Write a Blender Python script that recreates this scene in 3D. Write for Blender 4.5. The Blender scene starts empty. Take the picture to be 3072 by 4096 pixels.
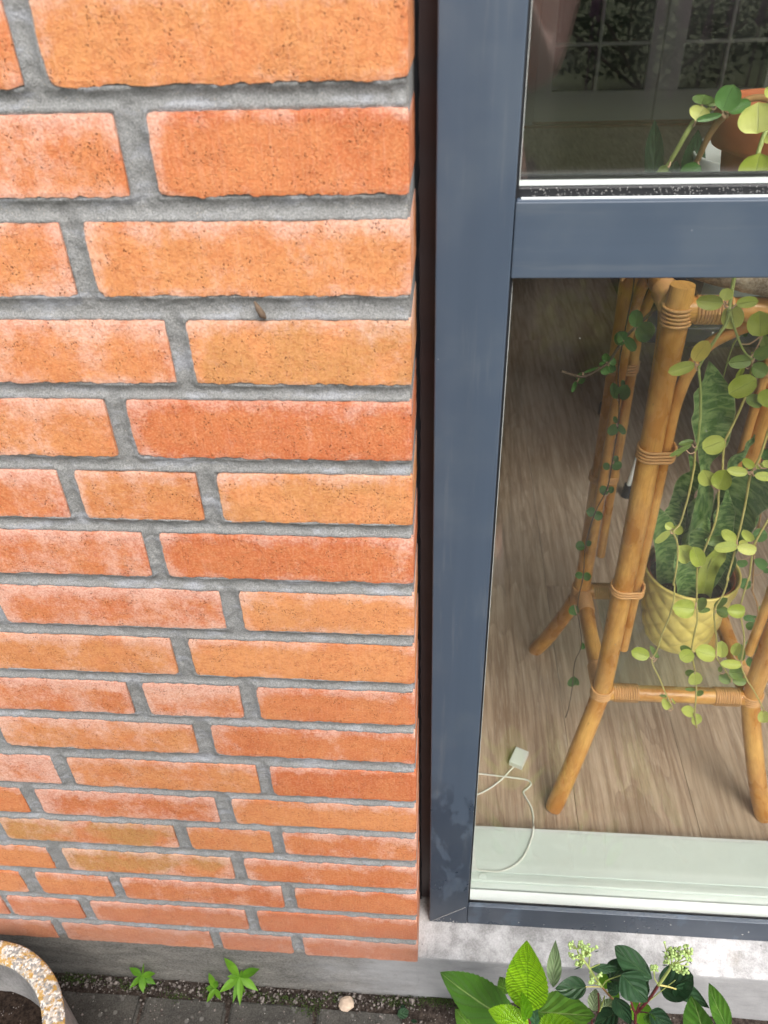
import bpy, bmesh, math, random
import numpy as np
from mathutils import Vector, Matrix, noise as mnoise

random.seed(7)
rng = np.random.default_rng(7)
S = bpy.context.scene

# ------------------------------------------------------------------ camera
CAM = np.array([0.0267007, -0.5204855, 1.2040707])
F = 3126.865
RM = np.array([[0.99670649, 0.07518025, -0.03039918],
               [0.0206817, -0.59812778, -0.80113384],
               [-0.07841204, 0.79786659, -0.59771269]])   # rows: right, down, forward
cd = bpy.data.cameras.new('camera')
cam = bpy.data.objects.new('camera', cd)
S.collection.objects.link(cam)
right, up, back = Vector(RM[0]), -Vector(RM[1]), -Vector(RM[2])
cam.matrix_world = Matrix(((right.x, up.x, back.x, CAM[0]), (right.y, up.y, back.y, CAM[1]),
                           (right.z, up.z, back.z, CAM[2]), (0, 0, 0, 1)))
cd.sensor_fit = 'VERTICAL'
cd.sensor_height = 36.0
cd.sensor_width = 27.0
cd.lens = F / 4096 * 36.0
cd.clip_start = 0.01
cd.clip_end = 500
cd.dof.use_dof = True
cd.dof.focus_distance = 0.86
cd.dof.aperture_fstop = 9.0
S.camera = cam

# ------------------------------------------------------------------ light
SUN_EL, SUN_AZ = math.radians(52), math.radians(28)     # overcast: soft, from the front right
w = bpy.data.worlds.new('World')
S.world = w
w.use_nodes = True
nt = w.node_tree
nt.nodes.clear()
wo = nt.nodes.new('ShaderNodeOutputWorld')
bg = nt.nodes.new('ShaderNodeBackground')
sky = nt.nodes.new('ShaderNodeTexSky')
sky.sky_type = 'NISHITA'
sky.sun_disc = False
sky.sun_elevation = SUN_EL
sky.sun_rotation = math.radians(180) - SUN_AZ
sky.air_density = 1.0
sky.dust_density = 4.0
hs = nt.nodes.new('ShaderNodeHueSaturation')
hs.inputs['Saturation'].default_value = 0.42
nt.links.new(sky.outputs[0], hs.inputs['Color'])
nt.links.new(hs.outputs[0], bg.inputs['Color'])
bg.inputs['Strength'].default_value = 0.15
nt.links.new(bg.outputs[0], wo.inputs['Surface'])
sl = bpy.data.lights.new('sun', 'SUN')
sl.energy = 1.5
sl.angle = math.radians(40)
sl.color = (1.0, 0.955, 0.89)
sun = bpy.data.objects.new('sun', sl)
S.collection.objects.link(sun)
sd = Vector((math.sin(SUN_AZ) * math.cos(SUN_EL), -math.cos(SUN_AZ) * math.cos(SUN_EL), math.sin(SUN_EL)))
sun.rotation_euler = (-sd).to_track_quat('-Z', 'Y').to_euler()
S.view_settings.view_transform = 'Standard'
S.view_settings.look = 'None'
S.view_settings.gamma = 1
S.view_settings.use_curve_mapping = False
S.view_settings.exposure = 0.95
S.cycles.max_bounces = 14
S.cycles.transparent_max_bounces = 24
S.cycles.glossy_bounces = 4
S.cycles.diffuse_bounces = 4


# ------------------------------------------------------------------ where a pixel of the survey lies in the place
ZN = {1: (2500, 1100, .3448), 2: (2500, 1700, .3448), 3: (2500, 2300, .3448), 4: (2100, 1100, .3617),
      5: (2050, 1800, .4068), 6: (2500, 0, .3448), 8: (1672, 2900, .8439), 9: (1872, 2000, .7233),
      'A': (1750, 3700, .3617), 'B': (2250, 3700, .3918), 'C': (2572, 3600, .3014),
      'W': (450, 3796, .4219), 'X': (1100, 3796, .4219), 0: (0, 0, 1)}


def at(zn, x, y, Y=None, Z=None):
    o = ZN[zn]
    px, py = o[0] + o[2] * x, o[1] + o[2] * y
    d = np.array([(px - 1536) / F, (py - 2048) / F, 1.0]) @ RM
    t = (Z - CAM[2]) / d[2] if Z is not None else (Y - CAM[1]) / d[1]
    return Vector(CAM + t * d)


# ------------------------------------------------------------------ object helpers
def link(o):
    S.collection.objects.link(o)
    return o


def tag(o, label=None, cat=None, group=None, kind=None):
    if label: o['label'] = label
    if cat: o['category'] = cat
    if group: o['group'] = group
    if kind: o['kind'] = kind
    return o


def empty(name, loc, label, cat, group=None):
    o = bpy.data.objects.new(name, None)
    o.location = loc
    o.empty_display_size = .02
    link(o)
    return tag(o, label, cat, group)


def mesh_obj(name, verts, faces, mat, parent=None, smooth=False, uvs=None, origin=None):
    me = bpy.data.meshes.new(name)
    v = np.asarray(verts, dtype=float)
    if origin is not None:
        v = v - np.asarray(origin)
    me.from_pydata(v.tolist(), [], faces)
    if mat: me.materials.append(mat)
    if smooth: me.polygons.foreach_set('use_smooth', [True] * len(me.polygons))
    if uvs is not None:
        l = me.uv_layers.new(name='UVMap')
        idx = np.empty(len(me.loops), dtype=np.int32)
        me.loops.foreach_get('vertex_index', idx)
        l.data.foreach_set('uv', np.asarray(uvs, dtype=float)[idx].ravel())
    me.update()
    o = bpy.data.objects.new(name, me)
    link(o)
    if origin is not None: o.location = origin
    if parent:
        par(o, parent)
    return o


WM = {}


def wmat(o):
    """world matrix of an object whose chain is translations / rotations only"""
    m = o.matrix_basis.copy()
    p = o.parent
    while p:
        m = p.matrix_basis @ m
        p = p.parent
    return m


def par(o, parent):
    """parent o keeping its world place (o's loc was given in world space)"""
    inv = wmat(parent).inverted()
    o.matrix_basis = inv @ o.matrix_basis
    o.parent = parent


class MB:
    def __init__(s):
        s.v = []; s.f = []; s.uv = []

    def add(s, v, f, uv=None):
        b = len(s.v)
        s.v += [tuple(a) for a in v]
        s.f += [tuple(i + b for i in q) for q in f]
        s.uv += [tuple(a) for a in uv] if uv is not None else [(0, 0)] * len(v)

    def box(s, x0, x1, y0, y1, z0, z1, bev=0.0):
        if bev <= 0:
            v = [(x0, y0, z0), (x1, y0, z0), (x1, y1, z0), (x0, y1, z0), (x0, y0, z1), (x1, y0, z1), (x1, y1, z1), (x0, y1, z1)]
            s.add(v, [(0, 3, 2, 1), (4, 5, 6, 7), (0, 1, 5, 4), (1, 2, 6, 5), (2, 3, 7, 6), (3, 0, 4, 7)])
            return
        bm = bmesh.new()
        bmesh.ops.create_cube(bm, size=1)
        for q in bm.verts:
            q.co = Vector(((x0 + x1) / 2 + q.co.x * (x1 - x0), (y0 + y1) / 2 + q.co.y * (y1 - y0), (z0 + z1) / 2 + q.co.z * (z1 - z0)))
        bmesh.ops.bevel(bm, geom=bm.edges[:], offset=bev, segments=2, affect='EDGES', profile=.5)
        s.add([q.co for q in bm.verts], [[q.index for q in f.verts] for f in bm.faces])
        bm.free()

    def tube(s, pts, rad, n=8, caps=True, bump=None):
        pts = [Vector(p) for p in pts]
        if not hasattr(rad, '__len__'): rad = [rad] * len(pts)
        T = []
        for i in range(len(pts)):
            a = pts[max(0, i - 1)]; b = pts[min(len(pts) - 1, i + 1)]
            T.append((b - a).normalized())
        up_ = Vector((0, 0, 1)) if abs(T[0].z) < .9 else Vector((0, 1, 0))
        nrm = T[0].cross(up_).normalized()
        V = []; UV = []; L = 0
        for i, p in enumerate(pts):
            if i: 
                L += (p - pts[i - 1]).length
                nrm = (nrm - T[i] * nrm.dot(T[i])).normalized()
            bn = T[i].cross(nrm)
            for k in range(n):
                a = 2 * math.pi * k / n
                r = rad[i]
                V.append(p + (nrm * math.cos(a) + bn * math.sin(a)) * r)
                UV.append((abs(k / n * 2 - 1) * r * 3.14, L))
        Fc = []
        for i in range(len(pts) - 1):
            for k in range(n):
                a = i * n + k; b = i * n + (k + 1) % n
                Fc.append((a, b, b + n, a + n))
        if caps:
            b = len(V)
            for base_ in (0, (len(pts) - 1) * n):
                for q in range(n): V.append(V[base_ + q]); UV.append(UV[base_ + q])
            Fc.append(tuple(reversed(range(b, b + n))))
            Fc.append(tuple(range(b + n, b + 2 * n)))
        s.add(V, Fc, UV)

    def lathe(s, cx, cy, prof, n=48, fn=None):
        V = []; UV = []
        for j, (r, z) in enumerate(prof):
            for k in range(n):
                a = 2 * math.pi * k / n
                rr, zz = (r, z) if fn is None else fn(r, z, a)
                V.append((cx + rr * math.cos(a), cy + rr * math.sin(a), zz))
                UV.append((k / n, j / max(1, len(prof) - 1)))
        Fc = [(j * n + k, j * n + (k + 1) % n, (j + 1) * n + (k + 1) % n, (j + 1) * n + k)
              for j in range(len(prof) - 1) for k in range(n)]
        s.add(V, Fc, UV)

    def ball(s, c, r, n=6, m=4):
        V = [(c[0], c[1], c[2] + r)]
        for j in range(1, m):
            t = math.pi * j / m
            for k in range(n):
                a = 2 * math.pi * k / n
                V.append((c[0] + r * math.sin(t) * math.cos(a), c[1] + r * math.sin(t) * math.sin(a), c[2] + r * math.cos(t)))
        V.append((c[0], c[1], c[2] - r))
        Fc = [(0, 1 + k, 1 + (k + 1) % n) for k in range(n)]
        for j in range(m - 2):
            for k in range(n):
                a = 1 + j * n + k; b = 1 + j * n + (k + 1) % n
                Fc.append((a, a + n, b + n, b))
        e = len(V) - 1
        Fc += [(e, e - n + (k + 1) % n, e - n + k) for k in range(n)]
        s.add(V, Fc)

    def build(s, name, mat, parent=None, smooth=False, origin=None):
        return mesh_obj(name, s.v, s.f, mat, parent, smooth, s.uv, origin)


def smooth_path(pts, k=5):
    """Catmull-Rom through the points"""
    P = [Vector(p) for p in pts]
    if len(P) < 3:
        return P
    P = [P[0] * 2 - P[1]] + P + [P[-1] * 2 - P[-2]]
    out = []
    for i in range(1, len(P) - 2):
        for j in range(k):
            t = j / k
            a, b, c, d = P[i - 1], P[i], P[i + 1], P[i + 2]
            out.append(.5 * ((2 * b) + (c - a) * t + (2 * a - 5 * b + 4 * c - d) * t * t + (3 * b - a - 3 * c + d) * t ** 3))
    out.append(P[-2])
    return out


# ------------------------------------------------------------------ material helpers
class NT:
    def __init__(s, name):
        s.m = bpy.data.materials.new(name)
        s.m.use_nodes = True
        s.t = s.m.node_tree
        s.t.nodes.clear()
        s.out = s.t.nodes.new('ShaderNodeOutputMaterial')
        s.b = s.t.nodes.new('ShaderNodeBsdfPrincipled')
        s.link(s.b.outputs[0], s.out.inputs['Surface'])
        s._tc = None

    def link(s, a, b): s.t.links.new(a, b)

    def n(s, typ, **k):
        q = s.t.nodes.new('ShaderNode' + typ)
        for a, b in k.items(): setattr(q, a, b)
        return q

    def put(s, sock, v):
        if hasattr(v, 'is_output') or isinstance(v, bpy.types.NodeSocket): s.link(v, sock)
        elif isinstance(v, (tuple, list)) and len(v) == 3 and sock.type == 'RGBA': sock.default_value = (*v, 1)
        else: sock.default_value = v

    def tc(s, o='Object'):
        if s._tc is None: s._tc = s.n('TexCoord')
        return s._tc.outputs[o]

    def map(s, vec, scale=(1, 1, 1), loc=(0, 0, 0)):
        q = s.n('Mapping')
        s.link(vec, q.inputs[0]); q.inputs['Scale'].default_value = scale
        s.put(q.inputs['Location'], loc)
        return q.outputs[0]

    def vadd(s, a, b):
        q = s.n('VectorMath', operation='ADD'); s.put(q.inputs[0], a); s.put(q.inputs[1], b); return q.outputs[0]

    def noise(s, vec, scale, detail=3, rough=.55, dist=0):
        q = s.n('TexNoise'); s.link(vec, q.inputs['Vector'])
        q.inputs['Scale'].default_value = scale; q.inputs['Detail'].default_value = detail
        q.inputs['Roughness'].default_value = rough; q.inputs['Distortion'].default_value = dist
        return q.outputs['Fac']

    def vor(s, vec, scale, out='Distance', feature='F1'):
        q = s.n('TexVoronoi', feature=feature); s.link(vec, q.inputs['Vector']); q.inputs['Scale'].default_value = scale
        return q.outputs[out]

    def math(s, op, a, b=0.0, c=None, clamp=False):
        q = s.n('Math', operation=op, use_clamp=clamp)
        s.put(q.inputs[0], a); s.put(q.inputs[1], b)
        if c is not None: s.put(q.inputs[2], c)
        return q.outputs[0]

    def step(s, v, a, b, lo=0.0, hi=1.0):
        q = s.n('MapRange', interpolation_type='SMOOTHSTEP'); s.put(q.inputs[0], v)
        for i, x in enumerate((a, b, lo, hi)): s.put(q.inputs[i + 1], x)
        return q.outputs[0]

    def mix(s, f, a, b, blend='MIX'):
        q = s.n('Mix', data_type='RGBA', blend_type=blend)
        s.put(q.inputs[0], f); s.put(q.inputs[6], a); s.put(q.inputs[7], b)
        return q.outputs[2]

    def sep(s, vec):
        q = s.n('SeparateXYZ'); s.link(vec, q.inputs[0]); return q.outputs

    def bump(s, h, strength=.3, dist=.001, nrm=None):
        q = s.n('Bump'); s.put(q.inputs['Height'], h)
        q.inputs['Strength'].default_value = strength; q.inputs['Distance'].default_value = dist
        if nrm: s.link(nrm, q.inputs['Normal'])
        return q.outputs[0]

    def fin(s, col, rough=.5, nrm=None, spec=.5, metal=0.0):
        s.put(s.b.inputs['Base Color'], col); s.put(s.b.inputs['Roughness'], rough)
        s.put(s.b.inputs['Metallic'], metal); s.b.inputs['Specular IOR Level'].default_value = spec
        if nrm is not None: s.link(nrm, s.b.inputs['Normal'])
        return s.m


def simple(name, col, rough=.5, var=.12, scale=40, bump=0.0, bscale=400, spec=.5, metal=0.0):
    n = NT(name); c = n.tc()
    f = n.noise(c, scale, 4)
    lo = tuple(x * (1 - var) for x in col); hi = tuple(min(1, x * (1 + var)) for x in col)
    k = n.mix(f, lo, hi)
    nr = n.bump(n.noise(c, bscale, 3), bump, .0006) if bump else None
    return n.fin(k, rough, nr, spec, metal)


# ---- brick: object colour carries (orange share, dusting, ochre patch)
def mat_brick():
    n = NT('fired_brick')
    oi = n.n('ObjectInfo')
    cs = n.n('SeparateColor'); n.link(oi.outputs['Color'], cs.inputs[0])
    T, W, P = cs.outputs[0], cs.outputs[1], cs.outputs[2]
    off = n.n('CombineXYZ')
    for i in range(3): n.link(n.math('MULTIPLY', oi.outputs['Random'], 37.0 + 11 * i), off.inputs[i])
    co = n.vadd(n.tc(), off.outputs[0])
    g = n.sep(n.tc('Generated'))
    big = n.noise(n.map(co, (1, 1, 1.6)), 14, 3, .6)
    med = n.noise(n.map(co, (1, 1, .8)), 60, 4, .65)
    fine = n.noise(co, 520, 3, .7)
    t = n.math('ADD', T, n.math('MULTIPLY_ADD', big, .9, -.45))
    rededge = n.math('ADD', n.step(g[2], .72, 1.0, 0, .35), n.math('ADD', n.step(g[0], .94, 1.0, 0, .3), n.step(g[2], .10, .0, 0, .15)))
    t = n.math('SUBTRACT', t, rededge)
    t = n.math('ADD', t, n.math('MULTIPLY_ADD', med, .75, -.36), clamp=True)
    c = n.mix(t, (.50, .130, .050), (.65, .278, .108))
    ochre = n.math('MULTIPLY', P, n.step(n.noise(co, 16, 2), .40, .56))
    c = n.mix(ochre, c, (.44, .235, .075))
    c = n.mix(n.step(n.noise(n.map(co, (1, 1, 1.5)), 210, 5, .75), .32, .60), n.mix(.45, c, (.38, .095, .036)), c)
    c = n.mix(n.step(fine, .40, .72, .0, .42), c, (.72, .38, .18))
    # fine vertical drag marks left by the mould
    streak = n.noise(n.map(co, (1, 1, .045)), 700, 2, .5)
    c = n.mix(n.step(streak, .50, .78, 0, .22), c, (.68, .36, .24))
    # pale lime dusting, heavier towards the top and the ends
    ez = n.step(g[2], .60, 1.0, 0, .15)
    eb = n.step(g[2], .24, .0, 0, .07)
    ex = n.math('ADD', n.step(g[0], .10, .0, 0, .11), n.step(g[0], .90, 1.0, 0, .05))
    e = n.math('ADD', n.math('ADD', ez, ex), eb)
    wn = n.noise(n.map(co, (1, 1, .9)), 21, 6, .72)
    drip = n.noise(n.map(co, (1, 1, .12)), 60, 3, .6)
    wn = n.math('ADD', n.math('MULTIPLY', wn, .66), n.math('ADD', n.math('MULTIPLY', drip, .08), n.math('MULTIPLY', n.noise(co, 110, 4, .75), .26)))
    wv = n.math('ADD', wn, e)
    wv = n.math('ADD', wv, n.math('MULTIPLY', W, .26))
    m = n.step(wv, .595, .82, 0, .60)
    m = n.math('MULTIPLY', m, n.step(fine, .25, .62, .35, 1.0))
    c = n.mix(m, c, (.78, .55, .47))
    # dark burnt specks and pits
    v1 = n.vor(n.map(co, (1, 1, .75)), 400)
    sp = n.math('MULTIPLY', n.step(v1, .27, .12), n.step(n.noise(co, 90, 2), .50, .62))
    v2 = n.vor(n.map(co, (1.6, 1, .7)), 800)
    sp2 = n.math('MULTIPLY', n.step(v2, .30, .12), n.step(n.noise(co, 90, 3), .42, .60, 0, .75))
    spk = n.math('MAXIMUM', sp, sp2)
    c = n.mix(n.math('MULTIPLY', spk, .78), c, (.13, .04, .022))
    h = n.math('ADD', n.math('MULTIPLY', fine, .7), n.math('MULTIPLY', n.noise(co, 260, 4, .75), .6))
    h = n.math('ADD', h, n.math('MULTIPLY', streak, .25))
    h = n.math('SUBTRACT', h, n.math('MULTIPLY', spk, 1.3))
    zw = n.sep(n.n('NewGeometry').outputs['Position'])[2]      # splashed dirt dulls the lowest courses
    dm = n.math('MULTIPLY', n.step(zw, .20, -.01, 0, .55), n.step(n.noise(co, 18, 4), .25, .65, .55, 1))
    c = n.mix(dm, c, (.42, .235, .18))
    return n.fin(c, .92, n.bump(h, .9, .0007), .2)


def mat_mortar():
    n = NT('cement_mortar'); co = n.tc()
    sand = n.noise(co, 900, 3, .75)
    c = n.mix(n.noise(co, 22, 4, .6), (.190, .195, .190), (.320, .330, .340))
    c = n.mix(n.step(sand, .3, .7), n.mix(.5, c, (.05, .05, .045)), n.mix(.38, c, (.50, .49, .46)))
    lime = n.math('MULTIPLY', n.step(n.noise(n.map(co, (.6, 1, 1.6)), 36, 5, .7), .50, .68, 0, .62), n.step(sand, .3, .65, .4, 1))
    c = n.mix(lime, c, (.46, .48, .54))
    gr = n.vor(co, 520)
    c = n.mix(n.math('MULTIPLY', n.step(gr, .22, .08), n.step(n.noise(co, 150, 2), .54, .62)), c, (.50, .44, .34))
    h = n.math('ADD', sand, n.math('MULTIPLY', n.noise(co, 220, 4, .7), 1.2))
    return n.fin(c, .58, n.bump(h, 1.0, .0012), .5)


def mat_concrete(name, lo, hi, sc=(1, 1, 1), dirt=(.10, .095, .08), damt=.6, grain=.5, spots=True):
    n = NT(name); co = n.tc()
    v = n.map(co, sc)
    a = n.noise(v, 28, 6, .68)
    c = n.mix(n.step(a, .32, .68), lo, hi)
    b = n.noise(n.vadd(co, (3, 5, 1)), 9, 5, .7)
    c = n.mix(n.step(b, .52, .72, 0, damt), c, dirt)
    fi = n.noise(n.map(co, (sc[0] ** .5, 1, sc[2] ** .5)), 420, 3, .75)
    c = n.mix(n.step(fi, .3, .7), n.mix(grain * .5, c, (.03, .03, .03)), n.mix(grain * .35, c, (.6, .6, .58)))
    if spots:
        v1 = n.vor(co, 70)
        c = n.mix(n.math('MULTIPLY', n.step(v1, .13, .07), n.step(n.noise(co, 30, 2), .52, .58, 0, .7)), c, (.06, .05, .045))
    if name == 'weathered_plinth_concrete':      # less grime on the stretch by the corner
        px = n.sep(n.n('NewGeometry').outputs['Position'])[0]
        f2 = n.step(n.math('ADD', px, n.math('MULTIPLY', n.math('SUBTRACT', b, .5), .35)), -.20, .02, 0, .85)
        c = n.mix(f2, c, n.mix(a, (.25, .25, .252), (.45, .45, .46)))
    if name == 'dark_paving_concrete':           # lichen dots and lime specks
        pd = n.math('MULTIPLY', n.step(n.vor(n.map(co, (1, 1, 1)), 85), .34, .20), n.step(n.noise(n.vadd(co, (7, 3, 0)), 16, 4), .50, .60, 0, .55))
        c = n.mix(pd, c, (.20, .195, .18))
        pe = n.math('MULTIPLY', n.step(n.vor(co, 130), .13, .08), n.step(n.noise(co, 22, 2), .48, .55))
        c = n.mix(pe, c, (.42, .41, .38))
        n.b.inputs['Coat Weight'].default_value = 0
    h = n.math('ADD', n.math('MULTIPLY', fi, .6), n.noise(v, 160, 4, .7))
    return n.fin(c, .9, n.bump(h, .8, .0011), .2)


def mat_frame(name='powder_coated_frame', col=(.056, .078, .112), axis='z'):
    n = NT(name); co = n.tc()
    v = n.map(co, (1, 1, .03) if axis == 'z' else (.03, 1, 1))
    a = n.noise(v, 60, 3, .6)
    cl = n.noise(n.vadd(co, (1.3, 2.1, .4)), 16, 4, .6)
    c = n.mix(a, tuple(x * .88 for x in col), tuple(x * 1.15 for x in col))
    c = n.mix(n.step(cl, .46, .74, 0, .22), c, (.105, .130, .150))
    c = n.mix(n.step(n.noise(n.map(co, (1, 1, .06) if axis == 'z' else (.06, 1, 1)), 130, 3, .6), .56, .74, 0, .3), c, (.12, .14, .16))
    # old water runs near the foot of the post
    z = n.sep(n.n('NewGeometry').outputs['Position'])[2]
    run = n.noise(n.map(co, (1, 1, .40)), 34, 4, .6, .3)
    wet = n.math('MULTIPLY', n.step(z, .40, .30), n.step(n.math('ADD', run, n.step(z, .36, .22, 0, .16)), .50, .58))
    c = n.mix(n.math('MULTIPLY', wet, .5), c, (.016, .022, .036))
    sp = n.math('MULTIPLY', n.step(n.vor(co, 70), .06, .025), n.step(n.noise(co, 22, 2), .60, .66, 0, .6))
    c = n.mix(sp, c, (.38, .40, .42))
    r = n.math('ADD', n.step(cl, .3, .7, .33, .46), n.math('MULTIPLY', wet, -.08))
    return n.fin(c, r, n.bump(n.noise(v, 200, 2), .04, .0004), .5)


def mat_glass(name, tint=(.985, .995, .985), dirt=True):
    n = NT(name)
    n.t.nodes.remove(n.b)
    tr = n.n('BsdfTransparent'); tr.inputs[0].default_value = (*tint, 1)
    gl = n.n('BsdfGlossy'); gl.inputs['Roughness'].default_value = 0.0; gl.inputs['Color'].default_value = (1, 1, 1, 1)
    fr = n.n('Fresnel')      # a thin sheet: leaving the glass reflects as little as entering it
    n.link(n.math('MULTIPLY_ADD', n.n('NewGeometry').outputs['Backfacing'], 1 / 1.45 - 1.45, 1.45), fr.inputs['IOR'])
    mx = n.n('MixShader'); n.link(fr.outputs[0], mx.inputs[0]); n.link(tr.outputs[0], mx.inputs[1]); n.link(gl.outputs[0], mx.inputs[2])
    last = mx.outputs[0]
    if dirt:
        co = n.tc()
        sm = n.noise(n.map(co, (1, 1, .5)), 14, 4, .6)
        dt = n.math('MULTIPLY', n.step(n.vor(co, 60), .05, .025), n.step(n.noise(co, 9, 2), .52, .6, 0, .55))
        f = n.math('ADD', n.math('MULTIPLY_ADD', n.step(sm, .40, .70), .012, .002), dt)
        df = n.n('BsdfDiffuse'); df.inputs[0].default_value = (.62, .62, .56, 1)
        m2 = n.n('MixShader'); n.link(f, m2.inputs[0]); n.link(last, m2.inputs[1]); n.link(df.outputs[0], m2.inputs[2])
        last = m2.outputs[0]
    n.link(last, n.out.inputs['Surface'])
    return n.m


def mat_cane():
    n = NT('rattan_cane')
    uv = n.tc('UV')
    oi = n.n('ObjectInfo')
    o = n.n('CombineXYZ'); n.link(n.math('MULTIPLY', oi.outputs['Random'], 9.0), o.inputs[1])
    uv = n.vadd(uv, o.outputs[0])
    g = n.noise(n.map(uv, (1, .09, 1)), 420, 4, .65)
    b = n.noise(n.map(uv, (1, .5, 1)), 30, 3, .6)
    c = n.mix(n.step(b, .3, .7), (.50, .205, .042), (.77, .42, .115))
    c = n.mix(n.step(g, .45, .72, 0, .5), c, (.42, .18, .04))
    c = n.mix(n.step(n.noise(n.map(uv, (1, .05, 1)), 900, 2), .60, .72, 0, .4), c, (.20, .075, .02))
    fl = n.math('MULTIPLY', n.step(n.vor(n.map(uv, (1, .4, 1)), 120), .16, .06), n.step(n.noise(uv, 30, 2), .5, .6, 0, .5))
    c = n.mix(fl, c, (.13, .05, .015))
    return n.fin(c, n.step(b, .2, .8, .24, .36), n.bump(g, .15, .0004), .5)


def mat_leaf(name, lo, hi, vein=(.3, .45, .12), vw=.35, side=0.0, rough=.38, trans=.35, sat=1.0, quilt=0.0, rim=None, spec=.45):
    n = NT(name); uv = n.tc('UV'); s = n.sep(uv)
    oi = n.n('ObjectInfo')
    co = n.tc()
    f = n.noise(co, 45, 4, .6)
    f = n.math('ADD', f, n.math('MULTIPLY_ADD', oi.outputs['Random'], .6, -.3), clamp=True)
    c = n.mix(n.step(f, .2, .8), lo, hi)
    d = n.math('ABSOLUTE', n.math('SUBTRACT', s[0], .5))
    mid = n.step(d, .028, .006)
    lines = mid
    hgt = n.math('MULTIPLY', mid, -1.0)
    if side:
        ph = n.math('SUBTRACT', n.math('MULTIPLY', s[1], side), n.math('MULTIPLY', n.math('POWER', d, .8), side * .85))
        ph = n.math('ADD', ph, n.math('MULTIPLY', n.noise(co, 40, 2), .25))
        fr_ = n.math('ABSOLUTE', n.math('SUBTRACT', n.math('FRACT', ph), .5))
        sv = n.step(fr_, .045, .0)
        c = n.mix(n.math('MULTIPLY', n.step(fr_, .13, .0), .55), c, tuple(x * .40 for x in lo))  # crease shade along the sunken side veins, put into the colour
        lines = n.math('MAXIMUM', mid, n.math('MULTIPLY', n.step(fr_, .022, .0), .35))
        # blistered tissue between the veins
        ph2 = n.math('SINE', n.math('MULTIPLY', n.math('ADD', n.math('ADD', s[1], n.math('MULTIPLY', d, .12)), n.math('MULTIPLY', n.noise(co, 70, 2), .09)), 150.0))
        hgt = n.math('ADD', n.math('MULTIPLY', n.math('POWER', n.math('SUBTRACT', 1.0, n.math('MULTIPLY', n.math('SUBTRACT', .5, fr_), 2.0)), .5), -1.0), n.math('MULTIPLY', ph2, quilt))
        hgt = n.math('SUBTRACT', n.math('MULTIPLY', fr_, -3.0) if quilt == 0 else hgt, n.math('MULTIPLY', mid, 1.2))
        if quilt:
            c = n.mix(n.step(ph2, -.2, -1.0, 0, .35), c, tuple(x * .55 for x in lo))
    c = n.mix(n.math('MULTIPLY', lines, vw), c, vein)
    if rim:
        c = n.mix(n.step(d, .455, .49), c, rim)
    sp = n.math('MULTIPLY', n.step(n.vor(co, 300), .16, .08), n.step(n.noise(co, 60, 2), .55, .62, 0, .25))
    c = n.mix(sp, c, (.35, .40, .2))
    nr = n.bump(n.math('ADD', hgt, n.math('MULTIPLY', n.noise(co, 300, 3), .4)), .75, .0011)
    n.fin(c, rough, nr, spec)
    tl = n.n('BsdfTranslucent')
    n.link(n.mix(.5, c, tuple(min(1, x * 1.4) for x in hi)), tl.inputs[0]); n.link(nr, tl.inputs['Normal'])
    mx = n.n('MixShader'); mx.inputs[0].default_value = trans
    n.link(n.b.outputs[0], mx.inputs[1]); n.link(tl.outputs[0], mx.inputs[2]); n.link(mx.outputs[0], n.out.inputs['Surface'])
    return n.m


def mat_snake():
    n = NT('snake_plant_leaf'); uv = n.tc('UV'); s = n.sep(uv); co = n.tc()
    d = n.math('ABSOLUTE', n.math('SUBTRACT', s[0], .5))
    wob = n.noise(n.map(uv, (5, 9, 1)), 3.0, 4, .6, .6)
    v = n.map(uv, (1.5, 17, 1))
    band = n.noise(n.vadd(v, (0, 0, 0)), 1.5, 3, .55, .7)
    c = n.mix(n.step(band, .38, .66), (.065, .160, .034), (.260, .390, .130))
    c = n.mix(n.step(wob, .5, .7, 0, .4), c, (.22, .30, .16))
    c = n.mix(n.step(d, .470, .492, 0, .75), c, (.42, .46, .24))
    return n.fin(c, .33, n.bump(band, .25, .001), .5)


def mat_floor():
    n = NT('oak_laminate')
    oi = n.n('ObjectInfo')
    o = n.n('CombineXYZ'); n.link(n.math('MULTIPLY', oi.outputs['Random'], 31.0), o.inputs[0]); n.link(n.math('MULTIPLY', oi.outputs['Random'], 17.0), o.inputs[1])
    co = n.vadd(n.tc(), o.outputs[0])
    g = n.noise(n.map(co, (1, .045, 1)), 95, 6, .7, .15)
    g2 = n.noise(n.map(co, (1, .05, 1)), 300, 3, .7)
    ring = n.noise(n.map(co, (1, .13, 1)), 9, 3, .5, .4)
    c = n.mix(n.step(g, .34, .66), (.32, .215, .145), (.58, .435, .32))
    c = n.mix(n.step(n.math('FRACT', n.math('MULTIPLY', ring, 9.0)), .55, 1.0, 0, .42), c, (.24, .15, .10))
    c = n.mix(n.step(g2, .52, .72, 0, .45), c, (.72, .62, .52))
    c = n.mix(n.step(n.noise(co, 5, 3), .45, .7, 0, .35), c, (.50, .40, .30))
    return n.fin(c, .42, n.bump(g2, .1, .0005), .35)


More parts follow.
